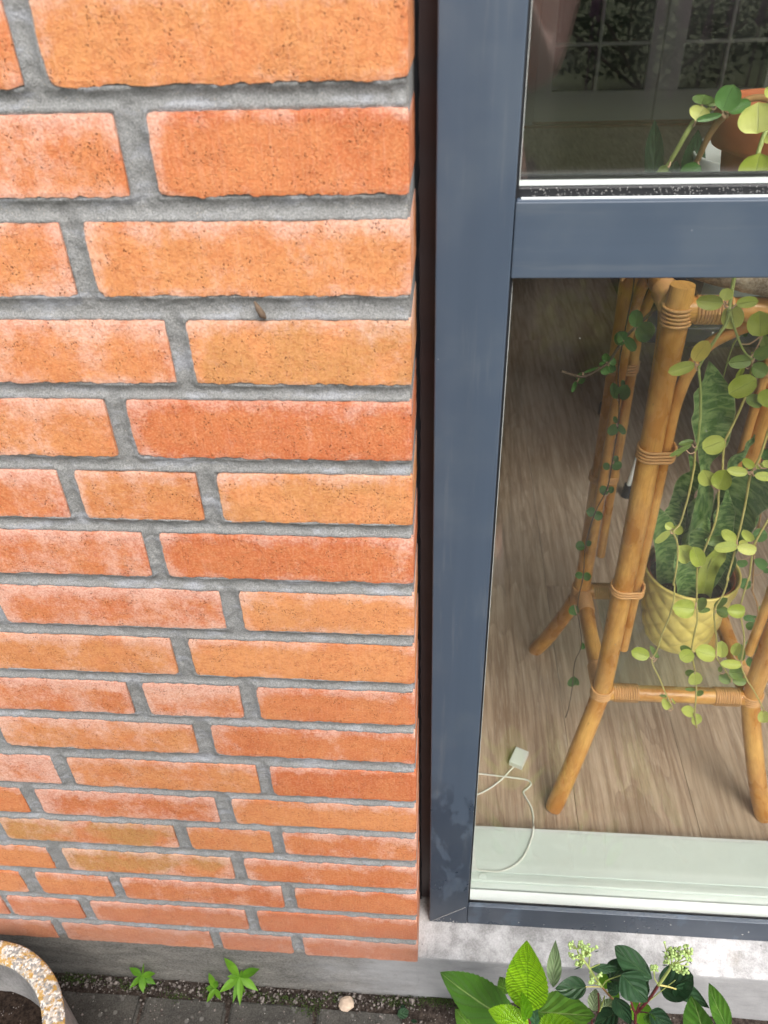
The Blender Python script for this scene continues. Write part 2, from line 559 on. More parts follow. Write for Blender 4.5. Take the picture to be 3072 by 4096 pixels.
def mat_terrazzo():
    n = NT('lichened_aggregate'); co = n.tc()
    vc = n.n('TexVoronoi'); n.link(co, vc.inputs['Vector']); vc.inputs['Scale'].default_value = 300
    cr = n.n('ValToRGB'); n.link(n.sep(vc.outputs['Color'])[0], cr.inputs[0])
    e = cr.color_ramp.elements
    e[0].position = 0; e[0].color = (.60, .56, .49, 1); e[1].position = 1; e[1].color = (.20, .20, .19, 1)
    for p_, c_ in ((.30, (.74, .72, .68, 1)), (.55, (.46, .40, .31, 1)), (.72, (.30, .30, .29, 1))):
        q = e.new(p_); q.color = c_
    c = n.mix(n.step(vc.outputs['Distance'], .50, .75, 0, .5), cr.outputs[0], (.30, .28, .25))
    li = n.step(n.noise(co, 75, 5, .75), .51, .57, 0, .85)
    c = n.mix(li, c, (.42, .24, .035))
    return n.fin(c, .85, n.bump(n.math('SUBTRACT', 1.0, vc.outputs['Distance']), .7, .0015), .25)


def mat_soil(name='dark_soil', lo=(.012, .008, .006), hi=(.055, .038, .028)):
    n = NT(name); co = n.tc()
    c = n.mix(n.step(n.noise(co, 160, 5, .75), .35, .7), lo, hi)
    c = n.mix(n.math('MULTIPLY', n.step(n.vor(co, 240), .22, .1), n.step(n.noise(co, 80, 2), .52, .6)), c, (.35, .32, .30))
    return n.fin(c, .95, n.bump(n.noise(co, 220, 5, .8), 1, .003), .15)


M = dict(
    brick=mat_brick(), mortar=mat_mortar(),
    plinth=mat_concrete('weathered_plinth_concrete', (.090, .083, .070), (.195, .180, .155), (.5, 1, 1.8), (.065, .06, .045), .5, .6),
    sill=mat_concrete('pale_sill_concrete', (.27, .265, .265), (.56, .55, .56), (1, 1, 1.3), (.24, .215, .185), .75, .45),
    paver=mat_concrete('dark_paving_concrete', (.024, .022, .018), (.062, .057, .048), (1, 1, 1), (.022, .019, .015), .5, .22, False),
    frame=mat_frame(), frame_h=mat_frame('powder_coated_rail', (.060, .083, .118), 'x'),
    gasket=simple('black_rubber', (.012, .013, .016), .45, .3, 90, .4, 500),
    strip=simple('brown_black_strip', (.050, .038, .040), .38, .3, 30, .1),
    spacer=simple('white_spacer_metal', (.74, .78, .78), .4, .05, 60),
    white=simple('white_window_plastic', (.70, .78, .745), .35, .05, 30),
    chip=simple('chipped_paint', (.55, .54, .52), .6, .1, 90),
    glass=mat_glass('window_glass', (.985, .990, .982)), glass_in=mat_glass('inner_glass', (.985, .990, .982), False),
    shelfglass=mat_glass('shelf_glass', (.90, .96, .93), False),
    cane=mat_cane(), wrap=simple('cane_binding', (.64, .34, .13), .42, .25, 160, .2, 900),
    floor=mat_floor(), wallpaint=simple('interior_wall_paint', (.40, .385, .355), .8, .04, 5),
    doorpaint=simple('door_paint', (.36, .36, .335), .45, .05, 8),
    redwood=simple('red_brown_wood', (.22, .075, .035), .45, .25, 20),
    darkroom=simple('dark_hall', (.03, .03, .032), .9, .2, 3),
    terracotta=simple('terracotta', (.42, .115, .040), .75, .18, 30, .2, 600),
    yellow=simple('yellow_glaze', (.86, .69, .20), .33, .08, 30),
    cork=mat_concrete('cork_bark', (.24, .165, .10), (.58, .46, .32), (1, 1, 1), (.20, .13, .08), .4, .7),
    soil=mat_soil(), grit=mat_soil('gritty_soil', (.022, .016, .013), (.090, .070, .058)),
    moss=simple('moss', (.045, .075, .012), .95, .5, 200, .8, 900),
    terrazzo=mat_terrazzo(), planter=mat_concrete('planter_concrete', (.17, .165, .155), (.36, .35, .34), (1, 1, .5), (.12, .11, .10), .5, .35),
    chrome=simple('chrome', (.7, .7, .72), .12, .05, 10, metal=1.0), black=simple('black_seat', (.012, .013, .020), .5, .2, 30),
    plastic=simple('white_plastic', (.78, .80, .78), .35, .03, 30),
    cablemat=simple('cable_white', (.80, .80, .74), .4, .03, 30),
    paper=simple('page_edges', (.66, .64, .60), .8, .08, 300), bookred=simple('orange_book_cover', (.42, .12, .04), .5, .1, 40),
    bookblue=simple('dark_book_cover', (.015, .03, .06), .5, .2, 40),
    lime=mat_leaf('lime_round_leaf', (.39, .47, .055), (.61, .67, .17), (.62, .70, .25), .35, 0, .40, .30),
    pale=mat_leaf('pale_yellow_leaf', (.64, .68, .17), (.84, .85, .34), (.85, .86, .5), .5, 0, .45, .35),
    tan=mat_leaf('tan_leaf', (.66, .54, .09), (.80, .66, .16), (.6, .55, .2), .3, 0, .42, .3),
    olive=mat_leaf('dull_round_leaf', (.15, .25, .05), (.28, .38, .10), (.4, .5, .2), .35, 0, .40, .3),
    deep=mat_leaf('deep_round_leaf', (.055, .16, .030), (.11, .26, .06), (.20, .36, .13), .5, 0, .36, .25),
    dimleaf=mat_leaf('dim_round_leaf', (.075, .20, .04), (.13, .28, .07), (.2, .3, .1), .3, 0, .5, .3),
    stem=simple('straw_stem', (.46, .40, .13), .5, .15, 60), stemg=simple('green_stem', (.34, .40, .12), .5, .15, 60),
    stemb=simple('brown_stem', (.36, .20, .08), .45, .15, 60), stemd=simple('dark_stem', (.10, .065, .04), .6, .2, 60),
    pink=simple('pink_petiole', (.52, .33, .22), .5, .15, 90),
    snake=mat_snake(),
    big=mat_leaf('serrated_leaf', (.048, .135, .016), (.105, .235, .028), (.34, .46, .16), .6, 4.6, .42, .25),
    bright=mat_leaf('young_quilted_leaf', (.12, .30, .008), (.24, .46, .014), (.10, .26, .01), .45, 5.5, .30, .30, quilt=.55),
    sage=mat_leaf('leaf_underside', (.24, .34, .17), (.36, .47, .25), (.50, .60, .36), .6, 5.0, .7, .2),
    dark=mat_leaf('dark_glossy_leaf', (.010, .034, .014), (.024, .064, .025), (.08, .15, .06), .45, 3.5, .42, .08),
    bluegreen=mat_leaf('blue_green_leaf', (.045, .13, .05), (.07, .18, .07), (.15, .25, .1), .4, 4.0, .5, .2),
    weed=mat_leaf('weed_leaf', (.09, .24, .015), (.17, .37, .03), (.22, .42, .08), .3, 0, .5, .35),
    redstem=simple('red_stem', (.13, .028, .030), .45, .3, 60), bud=simple('flower_bud', (.36, .50, .17), .5, .2, 150),
    pebble=simple('pinkish_pebble', (.52, .40, .30), .8, .3, 90, .5, 300), cocoon=simple('brown_cocoon', (.13, .09, .06), .9, .3, 300, .6, 900),
    lawn=simple('grass_ground', (.062, .078, .020), .95, .3, 6), hedge=mat_leaf('garden_leaf', (.010, .030, .009), (.030, .064, .016), (.05, .1, .03), .2, 0, 1.0, .10, spec=.05),
    ylw=mat_leaf('yellow_green_leaf', (.10, .11, .015), (.22, .22, .03), (.2, .3, .08), .2, 0, .8, .2),
    purple=simple('purple_flower', (.20, .045, .16), .7, .3, 60), bark=simple('pale_bark', (.42, .40, .36), .9, .25, 30, .5, 60),
    sweater=simple('plum_knit', (.050, .018, .028), .95, .3, 60, .4, 500), trousers=simple('dark_trousers', (.02, .018, .02), .9, .2, 60),
    skin=simple('skin', (.78, .46, .38), .5, .06, 30), hair=simple('brown_hair', (.10, .055, .03), .6, .3, 80), shoe=simple('grey_shoe', (.25, .24, .23), .7, .1, 40),
    phone=simple('black_phone', (.01, .01, .012), .2, .1, 40),
)

# ================================================================== brick wall
U = .0666667
zb = [1132.7, 1068.0, 1000.5, 931.7, 864.8, 800.1, 734.5, 668.5, 600.8, 535.2, 469.9, 398.1, 333.3, 269.8, 200.3, 130.9, 60.7, -5.5]
zt = [1184.0, 1117.5, 1051.7, 981.9, 916.6, 848.5, 784.1, 717.2, 651.2, 584.6, 520.3, 450.2, 383.5, 319.1, 250.8, 183.0, 113.4, 45.5]
# right ends / left ends of the bricks in courses, in course units from the corner (measured)
rows = [
    [(0, -3.29), (-3.54, -6.85)], [(0, -2.45), (-2.77, -6.1)], [(0, -3.33), (-3.58, -6.9)], [(0, -2.45), (-2.69, -6.05)],
    [(0, -3.35), (-3.62, -6.95)], [(0, -2.43), (-2.70, -4.26), (-4.49, -7.82)], [(0, -3.36), (-3.60, -6.92)],
    [(0, -2.43), (-2.71, -6.00), (-6.17, -9.5)], [(0, -3.34), (-3.62, -6.95)], [(0, -2.45), (-2.73, -4.26), (-4.53, -7.85)],
    [(0, -3.33), (-3.65, -6.98), (-7.28, -8.83)], [(0, -2.48), (-2.72, -6.06), (-6.33, -9.65)], [(0, -3.29), (-3.60, -6.94), (-7.22, -10.55)],
    [(0, -2.47), (-2.71, -4.29), (-4.56, -7.96), (-8.26, -11.6)], [(0, -3.34), (-3.62, -7.00), (-7.31, -8.9), (-9.17, -12.5)],
    [(0, -2.46), (-2.73, -6.06), (-6.32, -7.87), (-8.19, -11.5)], [(0, -3.35), (-3.62, -6.97), (-7.24, -8.83), (-8.97, -12.3)],
    [(0, -2.48), (-2.74, -4.32), (-4.55, -7.89), (-8.14, -11.5)]]
# (orange share, dusting, ochre patch)
tone = [
    [(.80, .35, .2), (.62, .3, 0)], [(.38, .15, 0), (.55, .55, 0)], [(.82, .35, .1), (.66, .35, 0)], [(.95, .25, .5), (.68, .55, 0)],
    [(.15, .25, 0), (.66, .4, .1)], [(1.05, .10, .35), (.66, .35, .2), (.28, .6, 0)], [(.18, .25, 0), (.30, .5, 0)],
    [(.92, .35, .2), (.20, .7, 0), (.3, .3, 0)], [(.85, .15, 0), (.80, .4, .2)], [(.34, .3, 0), (.30, .8, 0), (.30, .5, 0)],
    [(.28, .3, 0), (.66, .5, .2), (.5, .3, 0)], [(.08, .15, 0), (.68, .4, .1), (.20, .95, 0)], [(.78, .2, 0), (.18, .6, 0), (.5, .2, 0)],
    [(.34, .5, 0), (.70, .25, .1), (.42, .45, .9), (.3, .3, 0)], [(.24, .3, 0), (.52, .45, .9), (.68, .2, 0), (.3, .3, 0)],
    [(.32, .15, 0), (.22, .45, 0), (.58, .3, 0), (.64, .2, 0)], [(.20, .2, 0), (.24, .35, 0), (.20, .25, 0), (.3, .3, 0)],
    [(.10, .4, 0), (.10, .2, 0), (.34, .45, 0), (.34, .3, 0)]]
# the wall goes on above and to the left of the frame
for k in range(1, 9):
    zb.insert(0, 1132.7 + k * 66.67); zt.insert(0, 1184.0 + k * 66.67)
    rows.insert(0, [(0, -2.45 if k % 2 else -3.33)])
    tone.insert(0, [(random.uniform(.1, .9), .3, 0)])
for r_, t_ in zip(rows, tone):
    while r_[-1][1] > -21:
        e = r_[-1][1] - .27
        L_ = 1.58 if (random.random() < .22 and r_[-1][0] - r_[-1][1] > 2) else 3.35
        r_.append((e, e - L_)); t_.append((random.uniform(.1, .95), random.uniform(.1, .6), random.choice((0, 0, .3))))


def nz(x, y, z): return mnoise.noise(Vector((x, y, z)))


def brick_mesh(L, H, D, seed, cell, right_open):
    nx, nzc = max(4, int(L / cell)), max(3, int(H / cell))
    V = []; idx = {}
    sx = seed * 13.7
    rr = random.Random(seed)
    rad = .0007
    for j in range(nzc + 1):
        for i in range(nx + 1):
            u = i / nx; v = j / nzc
            x = -L * (1 - u); z = H * v
            # ragged outline
            if i == 0: x += .0011 * nz(sx, z * 70, 1) + .0006 * nz(sx, z * 300, 5)
            if i == nx: x -= abs(.0006 * nz(sx, z * 90, 2))
            if j == 0: z += .0019 * nz(x * 45 + sx, 0, 3) + .0013 * nz(x * 170 + sx, 0, 7) + .0007 * nz(x * 480, sx, 7)
            if j == nzc: z -= .0006 * nz(x * 45 + sx, 0, 4) + .0007 * nz(x * 220 + sx, 0, 9) + .0005 * nz(x * 480, sx, 3)
            de = min(L * u if not (u > .5) else L * (1 - u), H * v if v < .5 else H * (1 - v))
            cx_ = min(L * u, L * (1 - u)); cz_ = min(H * v, H * (1 - v))
            y = .00035 * nz(x * 30 + sx, z * 30, 0) + .00022 * nz(x * 140 + sx, z * 140, 3)
            y += .0005 * nz(x * 8 + sx, 0, z * 10)
            if de < rad:
                q = 1 - de / rad
                y += rad * .45 * q * q * (1 + .9 * nz(x * 150 + sx, z * 150, 8))
            if cx_ < .004 and cz_ < .004:      # knocked corners
                q = (1 - cx_ / .004) * (1 - cz_ / .004) * (.5 + .9 * abs(nz(sx, u * 3, v * 3)))
                y += .0012 * q; x += (.0018 if u < .5 else -.0006) * q; z += (.0012 if v < .5 else -.0012) * q
            idx[i, j] = len(V); V.append((x, y, z))
    Fc = [(idx[i, j], idx[i + 1, j], idx[i + 1, j + 1], idx[i, j + 1]) for j in range(nzc) for i in range(nx)]
    loop = [idx[i, 0] for i in range(nx + 1)] + [idx[nx, j] for j in range(1, nzc + 1)] + \
           [idx[i, nzc] for i in range(nx - 1, -1, -1)] + [idx[0, j] for j in range(nzc - 1, 0, -1)]
    b0 = len(V); n_ = len(loop)
    for a in loop:
        x, y, z = V[a]
        V.append((x + (.0004 if x > -.002 else 0), D, z))
    for k in range(n_):
        a, b = loop[k], loop[(k + 1) % n_]
        Fc.append((b, a, b0 + k, b0 + (k + 1) % n_))
    Fc.append(tuple(range(b0, b0 + n_)))
    return V, Fc


wall = empty('brick_wall', (0, 0, 0), 'orange red brick wall with grey mortar joints, left of the window', 'brick wall')
seed = 0
near_rows = []
for r_, t_, b_, tt_ in zip(rows, tone, zb, zt):
    b_ /= 1000; tt_ /= 1000
    near_rows.append((b_, tt_, r_))
    for (xr, xl), tn in zip(r_, t_):
        seed += 1
        xr_, xl_ = xr * U, xl * U
        L = xr_ - xl_
        # is it in view at all? the frame widens downwards
        seen = b_ < 1.25 and xr_ > (-.30 - (1.25 - b_) * .26)
        V, Fc = brick_mesh(L, tt_ - b_, .104 if xr == 0 else .055, seed, .0028 if seen and b_ > .7 else .0040 if seen else .02, xr == 0)
        me = bpy.data.meshes.new('brick'); me.from_pydata(V, [], Fc); me.materials.append(M['brick'])
        ns = (len(me.polygons))
        o = bpy.data.objects.new('brick', me); link(o)
        o.location = (xr_ - (.0002 * (seed % 3) if xr == 0 else 0), .0006 * nz(seed * 3.1, 0, 0) + .0006, b_)
        o.rotation_euler = (0, 0, .0)
        o.parent = wall
        o.color = (max(0, min(1, tn[0])), tn[1], tn[2], 1)

# mortar: tooled concave joints as a height field
def vnoise(x, z, s, sd):
    """cheap value noise on arrays"""
    r2 = np.random.default_rng(sd); N = 256
    g = r2.random((N, N))
    X = x * s; Z_ = z * s
    xi = np.floor(X).astype(int); zi = np.floor(Z_).astype(int)
    fx = X - xi; fz = Z_ - zi
    fx = fx * fx * (3 - 2 * fx); fz = fz * fz * (3 - 2 * fz)
    a = g[xi % N, zi % N]; b = g[(xi + 1) % N, zi % N]; c = g[xi % N, (zi + 1) % N]; d = g[(xi + 1) % N, (zi + 1) % N]
    return (a * (1 - fx) + b * fx) * (1 - fz) + (c * (1 - fx) + d * fx) * fz - .5


def mortar_patch(x0, x1, z0, z1, cell):
    xs = np.arange(x0, x1 + cell * .5, cell); zs = np.arange(z0, z1 + cell * .5, cell)
    X, Z_ = np.meshgrid(xs, zs)
    dist = np.full(X.shape, 1.0)      # distance to the nearest brick outline, negative inside
    for b_, t_, r_ in near_rows:
        if t_ < z0 - .03 or b_ > z1 + .03: continue
        for xr, xl in r_:
            xr_, xl_ = xr * U, xl * U
            dx = np.maximum(xl_ - X, X - xr_); dz = np.maximum(b_ - Z_, Z_ - t_)
            dd = np.where((dx > 0) & (dz > 0), np.hypot(dx, dz), np.maximum(dx, dz))
            dist = np.minimum(dist, dd)
    q = np.clip(dist / .0078, 0, 1)
    Y = .0009 + .0037 * np.sin(q * math.pi / 2) ** 1.1
    Y += .0020 * vnoise(X, Z_, 55, 1) + .0014 * vnoise(X, Z_, 170, 2) + .0012 * vnoise(X, Z_, 420, 3)
    # towards the free arris the joint rounds back
    Y += np.where(X > -.004, (X + .004) * .6, 0)
    Y = np.where(dist < 0, .004, Y)
    n1 = len(xs); keep = dist > -.0045
    F_ = []
    K = keep[:-1, :-1] | keep[1:, :-1] | keep[:-1, 1:] | keep[1:, 1:]
    jj, ii = np.nonzero(K)
    a = jj * n1 + ii
    F_ = np.stack([a, a + 1, a + n1 + 1, a + n1], 1)
    return np.stack([X.ravel(), Y.ravel(), Z_.ravel()], 1), F_


V1, F1 = mortar_patch(-.80, -.0012, .0, 1.245, .0021)
V2, F2 = mortar_patch(-1.42, -.80, .0, 1.72, .006)
V3, F3 = mortar_patch(-.80, -.0012, 1.245, 1.72, .006)
Va = np.concatenate([V1, V2, V3]); Fa = np.concatenate([F1, F2 + len(V1), F3 + len(V1) + len(V2)])
used = np.unique(Fa); rm = -np.ones(len(Va), dtype=int); rm[used] = np.arange(len(used))
mo = mesh_obj('mortar', Va[used], rm[Fa].tolist(), M['mortar'], wall, True)
k = MB(); k.box(-1.42, -.0007, .0085, .102, -.003, 1.72); k.build('mortar_core', M['mortar'], wall)

# a small cocoon stuck in the joint
pc = at(0, 1043, 1238, Y=.0)
k = MB(); k.tube([pc + Vector((-.0035, -.0012, .0065)), pc + Vector((-.001, -.0028, .002)), pc + Vector((.0015, -.003, -.003)), pc + Vector((.0030, -.0012, -.0060))], [.0006, .0022, .0026, .0009], 7)
tag(k.build('cocoon', M['cocoon'], None, True), 'tiny brown cocoon stuck in a mortar joint', 'cocoon')

# ================================================================== plinth and sill
def grid_surface(fn, nu, nv):
    V = []; Fc = []
    for j in range(nv + 1):
        for i in range(nu + 1): V.append(fn(i / nu, j / nv))
    for j in range(nv):
        for i in range(nu):
            a = j * (nu + 1) + i; Fc.append((a, a + 1, a + nu + 2, a + nu + 1))
    return V, Fc


pl = empty('concrete_plinth', (0, 0, -.1), 'grey concrete plinth running under the brick wall and window', 'plinth')
def pf(u, v):
    x = -1.45 + u * 1.4487; z = -.20 + v * .199
    return (x, .004 + .0012 * nz(x * 9, 0, z * 30) + .0006 * nz(x * 60, 2, z * 90) + max(0, (z + .006) * .5), z)
V, Fc = grid_surface(pf, 260, 40)
mesh_obj('plinth_face', V, Fc, M['plinth'], pl, True)
k = MB(); k.box(-1.45, -.002, .0075, .18, -.2, -.0035); k.build('plinth_core', M['plinth'], pl)
# the part under the window: rounded nose, top sloping up to the frame
prof = [(.180, .0165), (.070, .0160), (.052, .0145), (.045, .0130), (.03, .0085), (.015, .0040), (.009, .0022), (.0052, -.0002), (.0042, -.003), (.0040, -.010), (.0038, -.05), (.0040, -.09), (.0042, -.13), (.0042, -.20)]
def sf(u, v):
    x = -.0012 + u * 1.42
    t = v * (len(prof) - 1); i = min(int(t), len(prof) - 2); f = t - i
    y = prof[i][0] * (1 - f) + prof[i + 1][0] * f; z = prof[i][1] * (1 - f) + prof[i + 1][1] * f
    q = .0009 * nz(x * 40, y * 40, z * 40) + .0005 * nz(x * 150, y * 150, z * 150)
    return (x, y - q, z + q)
V, Fc = grid_surface(sf, 420, 60)
sill_faces = [f for f in Fc if f[0] // 421 < 33]; nose_faces = [f for f in Fc if f[0] // 421 >= 33]
mesh_obj('sill', V[:34 * 421], sill_faces, M['sill'], pl, True)
mesh_obj('sill_nose', V[33 * 421:], [tuple(i - 33 * 421 for i in f) for f in nose_faces], M['plinth'], pl, True)
k = MB(); k.box(.0, 1.41, .008, .178, -.2, -.012); k.build('sill_core', M['sill'], pl)
for x_, z0_, z1_ in ((-.097, -.055, -.008), (-.394, -.100, -.010)):
    k = MB()
    P_ = [(x_ + .0012 * nz(x_, i * .7, 0), .0044, z0_ + (z1_ - z0_) * i / 9) for i in range(10)]
    k.tube(P_, [.0005 * (.4 + abs(math.sin(i * .9))) for i in range(10)], 5)
    k.build('crack', M['plinth'], pl)

# ================================================================== window
win = empty('window', (.6, .07, .0), 'large dark blue grey framed window beside the brick wall', 'window')
XL, XR, X2 = .0155, .0708, 1.30
k = MB(); k.box(XL, XR - .0002, .050, .082, .0150, 2.10, .0012); k.build('frame_post', M['frame'], win)
k = MB(); k.box(X2, X2 + .055, .050, .082, .0150, 2.10, .0012); k.build('frame_post', M['frame'], win)
k = MB(); k.box(XR + .0004, X2 - .0004, .0507, .060, .9940, 1.0485, .0010); k.build('frame_rail', M['frame_h'], win)
k = MB(); k.box(XR + .0004, X2 - .0004, .0507, .060, .0150, .0655, .0010); k.build('frame_sill', M['frame_h'], win)
k = MB(); k.box(XR + .0004, X2 - .0004, .0507, .082, 2.045, 2.10, .0010); k.build('frame_head', M['frame_h'], win)
# rail body behind the face
k = MB(); k.box(XR + .0004, X2 - .0004, .0602, .100, .9955, 1.0472); k.build('frame_rail_core', M['frame_h'], win)
# mitre line at the foot of the post
k = MB(); a_, b_ = Vector((XL + .004, .0499, .0175)), Vector((XR - .003, .0499, .064))
k.tube([a_, b_], .00028, 5); k.build('mitre_seam', M['chip'], win)
# paint chips
k = MB(); rr = random.Random(3)
for i in range(26):
    if i < 15: c_ = (XL + rr.random() * .05 ** 1, .0499, .0155 + abs(rr.gauss(0, .006)))
    else: c_ = (XR + rr.random() * .42, .0505, .017 + rr.random() * .04)
    s_ = rr.uniform(.0004, .0011); n0 = len(k.v)
    pts = [(c_[0] + s_ * rr.uniform(.5, 1.5) * math.cos(t), c_[1] - .0001, c_[2] + s_ * rr.uniform(.4, 1.0) * math.sin(t)) for t in np.linspace(0, 2 * math.pi, 7)[:-1]]
    pts2 = [(p[0], p[1] + .0004, p[2]) for p in pts]
    k.add(pts + pts2, [tuple(range(6))] + [(i_, (i_ + 1) % 6, 6 + (i_ + 1) % 6, 6 + i_) for i_ in range(6)])
k.build('paint_chips', M['chip'], win)


def pane(z0, z1, nm):
    """double glazing: gaskets, spacer, two sheets and the white inner frame"""
    # outer bead, gasket
    k = MB(); k.box(XR + .001, X2 - .001, .0515, .0580, z0 - .0022, z0 + .0006, .0007); k.build('glazing_bead', M['frame_h'], win)
    k = MB(); k.box(XR + .0012, X2 - .0012, .0560, .0612, z0 + .0006, z0 + (.0078 if z0 > .5 else .0030), .0012)
    k.box(XR + .0003, XR + .0022, .0560, .0612, z0, z1); k.box(X2 - .0022, X2 - .0003, .0560, .0612, z0, z1)
    k.box(XR + .0012, X2 - .0012, .0560, .0612, z1 - .0015, z1)
    k.build('gasket', M['gasket'], win)
    if z0 > .5:   # beads of dried dirt on the gasket
        k = MB(); r3 = random.Random(5)
        for i in range(420):
            x_ = r3.uniform(XR + .01, .45); z_ = z0 + .0016 + r3.random() * .0055
            k.ball((x_, .0560, z_), r3.uniform(.00015, .00042), 4, 3)
        tag(k.build('dried_droplets', M['chip'], win), kind='stuff')
        k = MB(); k.box(XR + .004, X2 - .004, .0522, .0545, z0 + .0004, z0 + .0017, .0003); k.build('bead_lip_glint', M['spacer'], win)  # white lip: sky glint on the bevel, put in as colour
    zs_ = z0 + (.0082 if z0 > .5 else -.0025); yb_ = .0745 if z0 > .5 else .0798
    k = MB(); k.box(XR + .0022, X2 - .0022, .0637, yb_, zs_ - .012, zs_, .0008)
    k.box(XR + .0016, XR + .0032, .0637, .0798, zs_, z1 - .008); k.box(X2 - .0040, X2 - .0022, .0637, .0798, zs_, z1 - .008)
    k.build('spacer_bar', M['spacer'], win)
    zg = z0 + .0008
    k = MB(); k.box(XR + .0005, X2 - .0005, .0614, .0634, min(zg, zs_ - .004), z1 - .001); k.build('glass_pane', M['glass'], win)
    k = MB(); k.box(XR + .0005, X2 - .0005, .0800, .0820, min(zg, zs_ - .004), z1 - .001); k.build('glass_pane', M['glass_in'], win)
    k = MB(); k.box(XR + .0015, X2 - .0015, .0822, .0845, zs_ - .006, zs_ + .0016)
    if z0 > .5: k.box(XR + .0022, X2 - .0022, .0747, .0797, zs_ - .012, zs_ - .0004); k.build('inner_gasket', M['gasket'], win)
    return zs_


zs_u = pane(1.0492, 2.044, 'upper')
zs_l = pane(.0625, .9938, 'lower')
# brown-black strip between brick and frame, and torn sealant along the brick
k = MB(); k.box(-.006, XL + .004, .084, .150, .020, 2.1); k.build('backing_strip', M['strip'], win)
k = MB(); V = []; Fc = []; N_ = 420
for i in range(N_ + 1):
    z_ = .02 + 1.5 * i / N_
    t_ = .0016 + .0016 * abs(nz(z_ * 22, 1, 0)) + .0009 * nz(z_ * 90, 3, 1)
    yy = .0800 - .004 * abs(nz(z_ * 14, 7, 2))
    V += [(-.0030, yy, z_), (t_, yy + .0005, z_), (t_ + .0006, .0838, z_)]
for i in range(N_):
    a = i * 3; Fc += [(a, a + 1, a + 4, a + 3), (a + 1, a + 2, a + 5, a + 4)]
mesh_obj('sealant', V, Fc, M['gasket'], win, True)
# white inner frame, as stepped ledges
k = MB()
for y0_, y1_, z_ in ((.0846, .0935, .0560), (.0935, .1070, .0590), (.1072, .1770, .0605)):
    k.box(XR - .03, X2 + .02, y0_, y1_, .0300, z_, .0012)
k.build('inner_sill', M['white'], win)
k = MB(); k.box(XR - .03, X2 + .02, .1772, .1830, .0302, .0590, .0008); k.build('sill_trim', M['spacer'], win)
k = MB(); k.box(-.02, XR - .004, .0860, .160, .062, 2.1); k.box(X2 + .004, X2 + .06, .086, .160, .062, 2.1)
k.box(XR, X2, .1005, .150, .9975, 1.030); k.box(XR, X2, .086, .150, 2.05, 2.1)
k.build('inner_frame', M['white'], win)
k = MB(); k.tube([at(8, 308, 722, Z=.0593), at(8, 308, 722, Z=.0600)], .0055, 16); k.build('cover_cap', M['white'], win)

# ================================================================== the room
FZ = .030
fl = tag(bpy.data.objects.new('floor', None), kind='structure'); link(fl); fl.location = (1, 3, 0)
PW, PL = .192, 1.285
for i in range(-5, 18):
    offs = (i * .47) % 1.0 * PL
    for j in range(-1, 5):
        y0_ = .184 + (j * PL + offs) ; y1_ = y0_ + PL - .0006
        y0_ = max(y0_, .184); y1_ = min(y1_, 5.66)
        if y1_ - y0_ < .02: continue
        x0_ = .06 + i * PW
        k = MB(); k.box(x0_, x0_ + PW - .0006, y0_, y1_, FZ - .012, FZ, .0005)
        o = k.build('floor_board', M['floor'], None, False, ((x0_ + PW / 2), (y0_ + y1_) / 2, FZ)); o.parent = fl
        o.location = Vector(o.location) - Vector((1, 3, 0))
k = MB(); k.box(-1.0, 3.5, .184, 5.66, FZ - .03, FZ - .0135); o = k.build('underfloor', M['darkroom']); o.parent = fl; o.location = (-1, -3, 0)

def struct(name, boxes, mat):
    k = MB()
    for b in boxes: k.box(*b)
    return tag(k.build(name, mat), kind='structure')
struct('room_wall', [(-1.10, -.95, .16, 5.7, -.1, 2.45), (3.40, 3.55, .16, 3.1, -.1, 2.45), (3.40, 3.55, 4.6, 5.7, -.1, 2.45), (3.40, 3.55, 3.1, 4.6, -.1, .95), (3.40, 3.55, 3.1, 4.6, 2.1, 2.45), (-1.0, -.03, .13, .16, 0, 2.45), (1.40, 3.5, .13, .16, 0, 2.45), (-1.0, 3.5, .13, .16, 2.12, 2.45),  # right wall has an unseen opening, added to let more daylight in
                     (-1.0, .52, 5.68, 5.80, 0, 2.45), (2.35, 3.5, 5.68, 5.80, 0, 2.45), (.52, 2.35, 5.68, 5.80, 2.10, 2.45)], M['wallpaint'])
struct('house_wall', [(-1.42, -.03, .110, .128, -.1, 2.45), (1.36, 3.5, .0, .128, -.1, 2.45), (-1.42, 1.36, .0, .128, 2.12, 2.45), (-1.42, -.001, .0, .105, 1.722, 2.118)], M['mortar'])
struct('ceiling', [(-1.10, 3.55, .13, 5.8, 2.45, 2.5)], M['wallpaint'])
struct('far_hall', [(0, 3, 7.4, 7.5, -.1, 2.5), (-.1, 0, 5.81, 7.5, -.1, 2.5), (3, 3.1, 5.81, 7.5, -.1, 2.5), (0, 3, 5.81, 7.4, -.1, 0), (0, 3, 5.81, 7.4, 2.5, 2.6)], M['darkroom'])

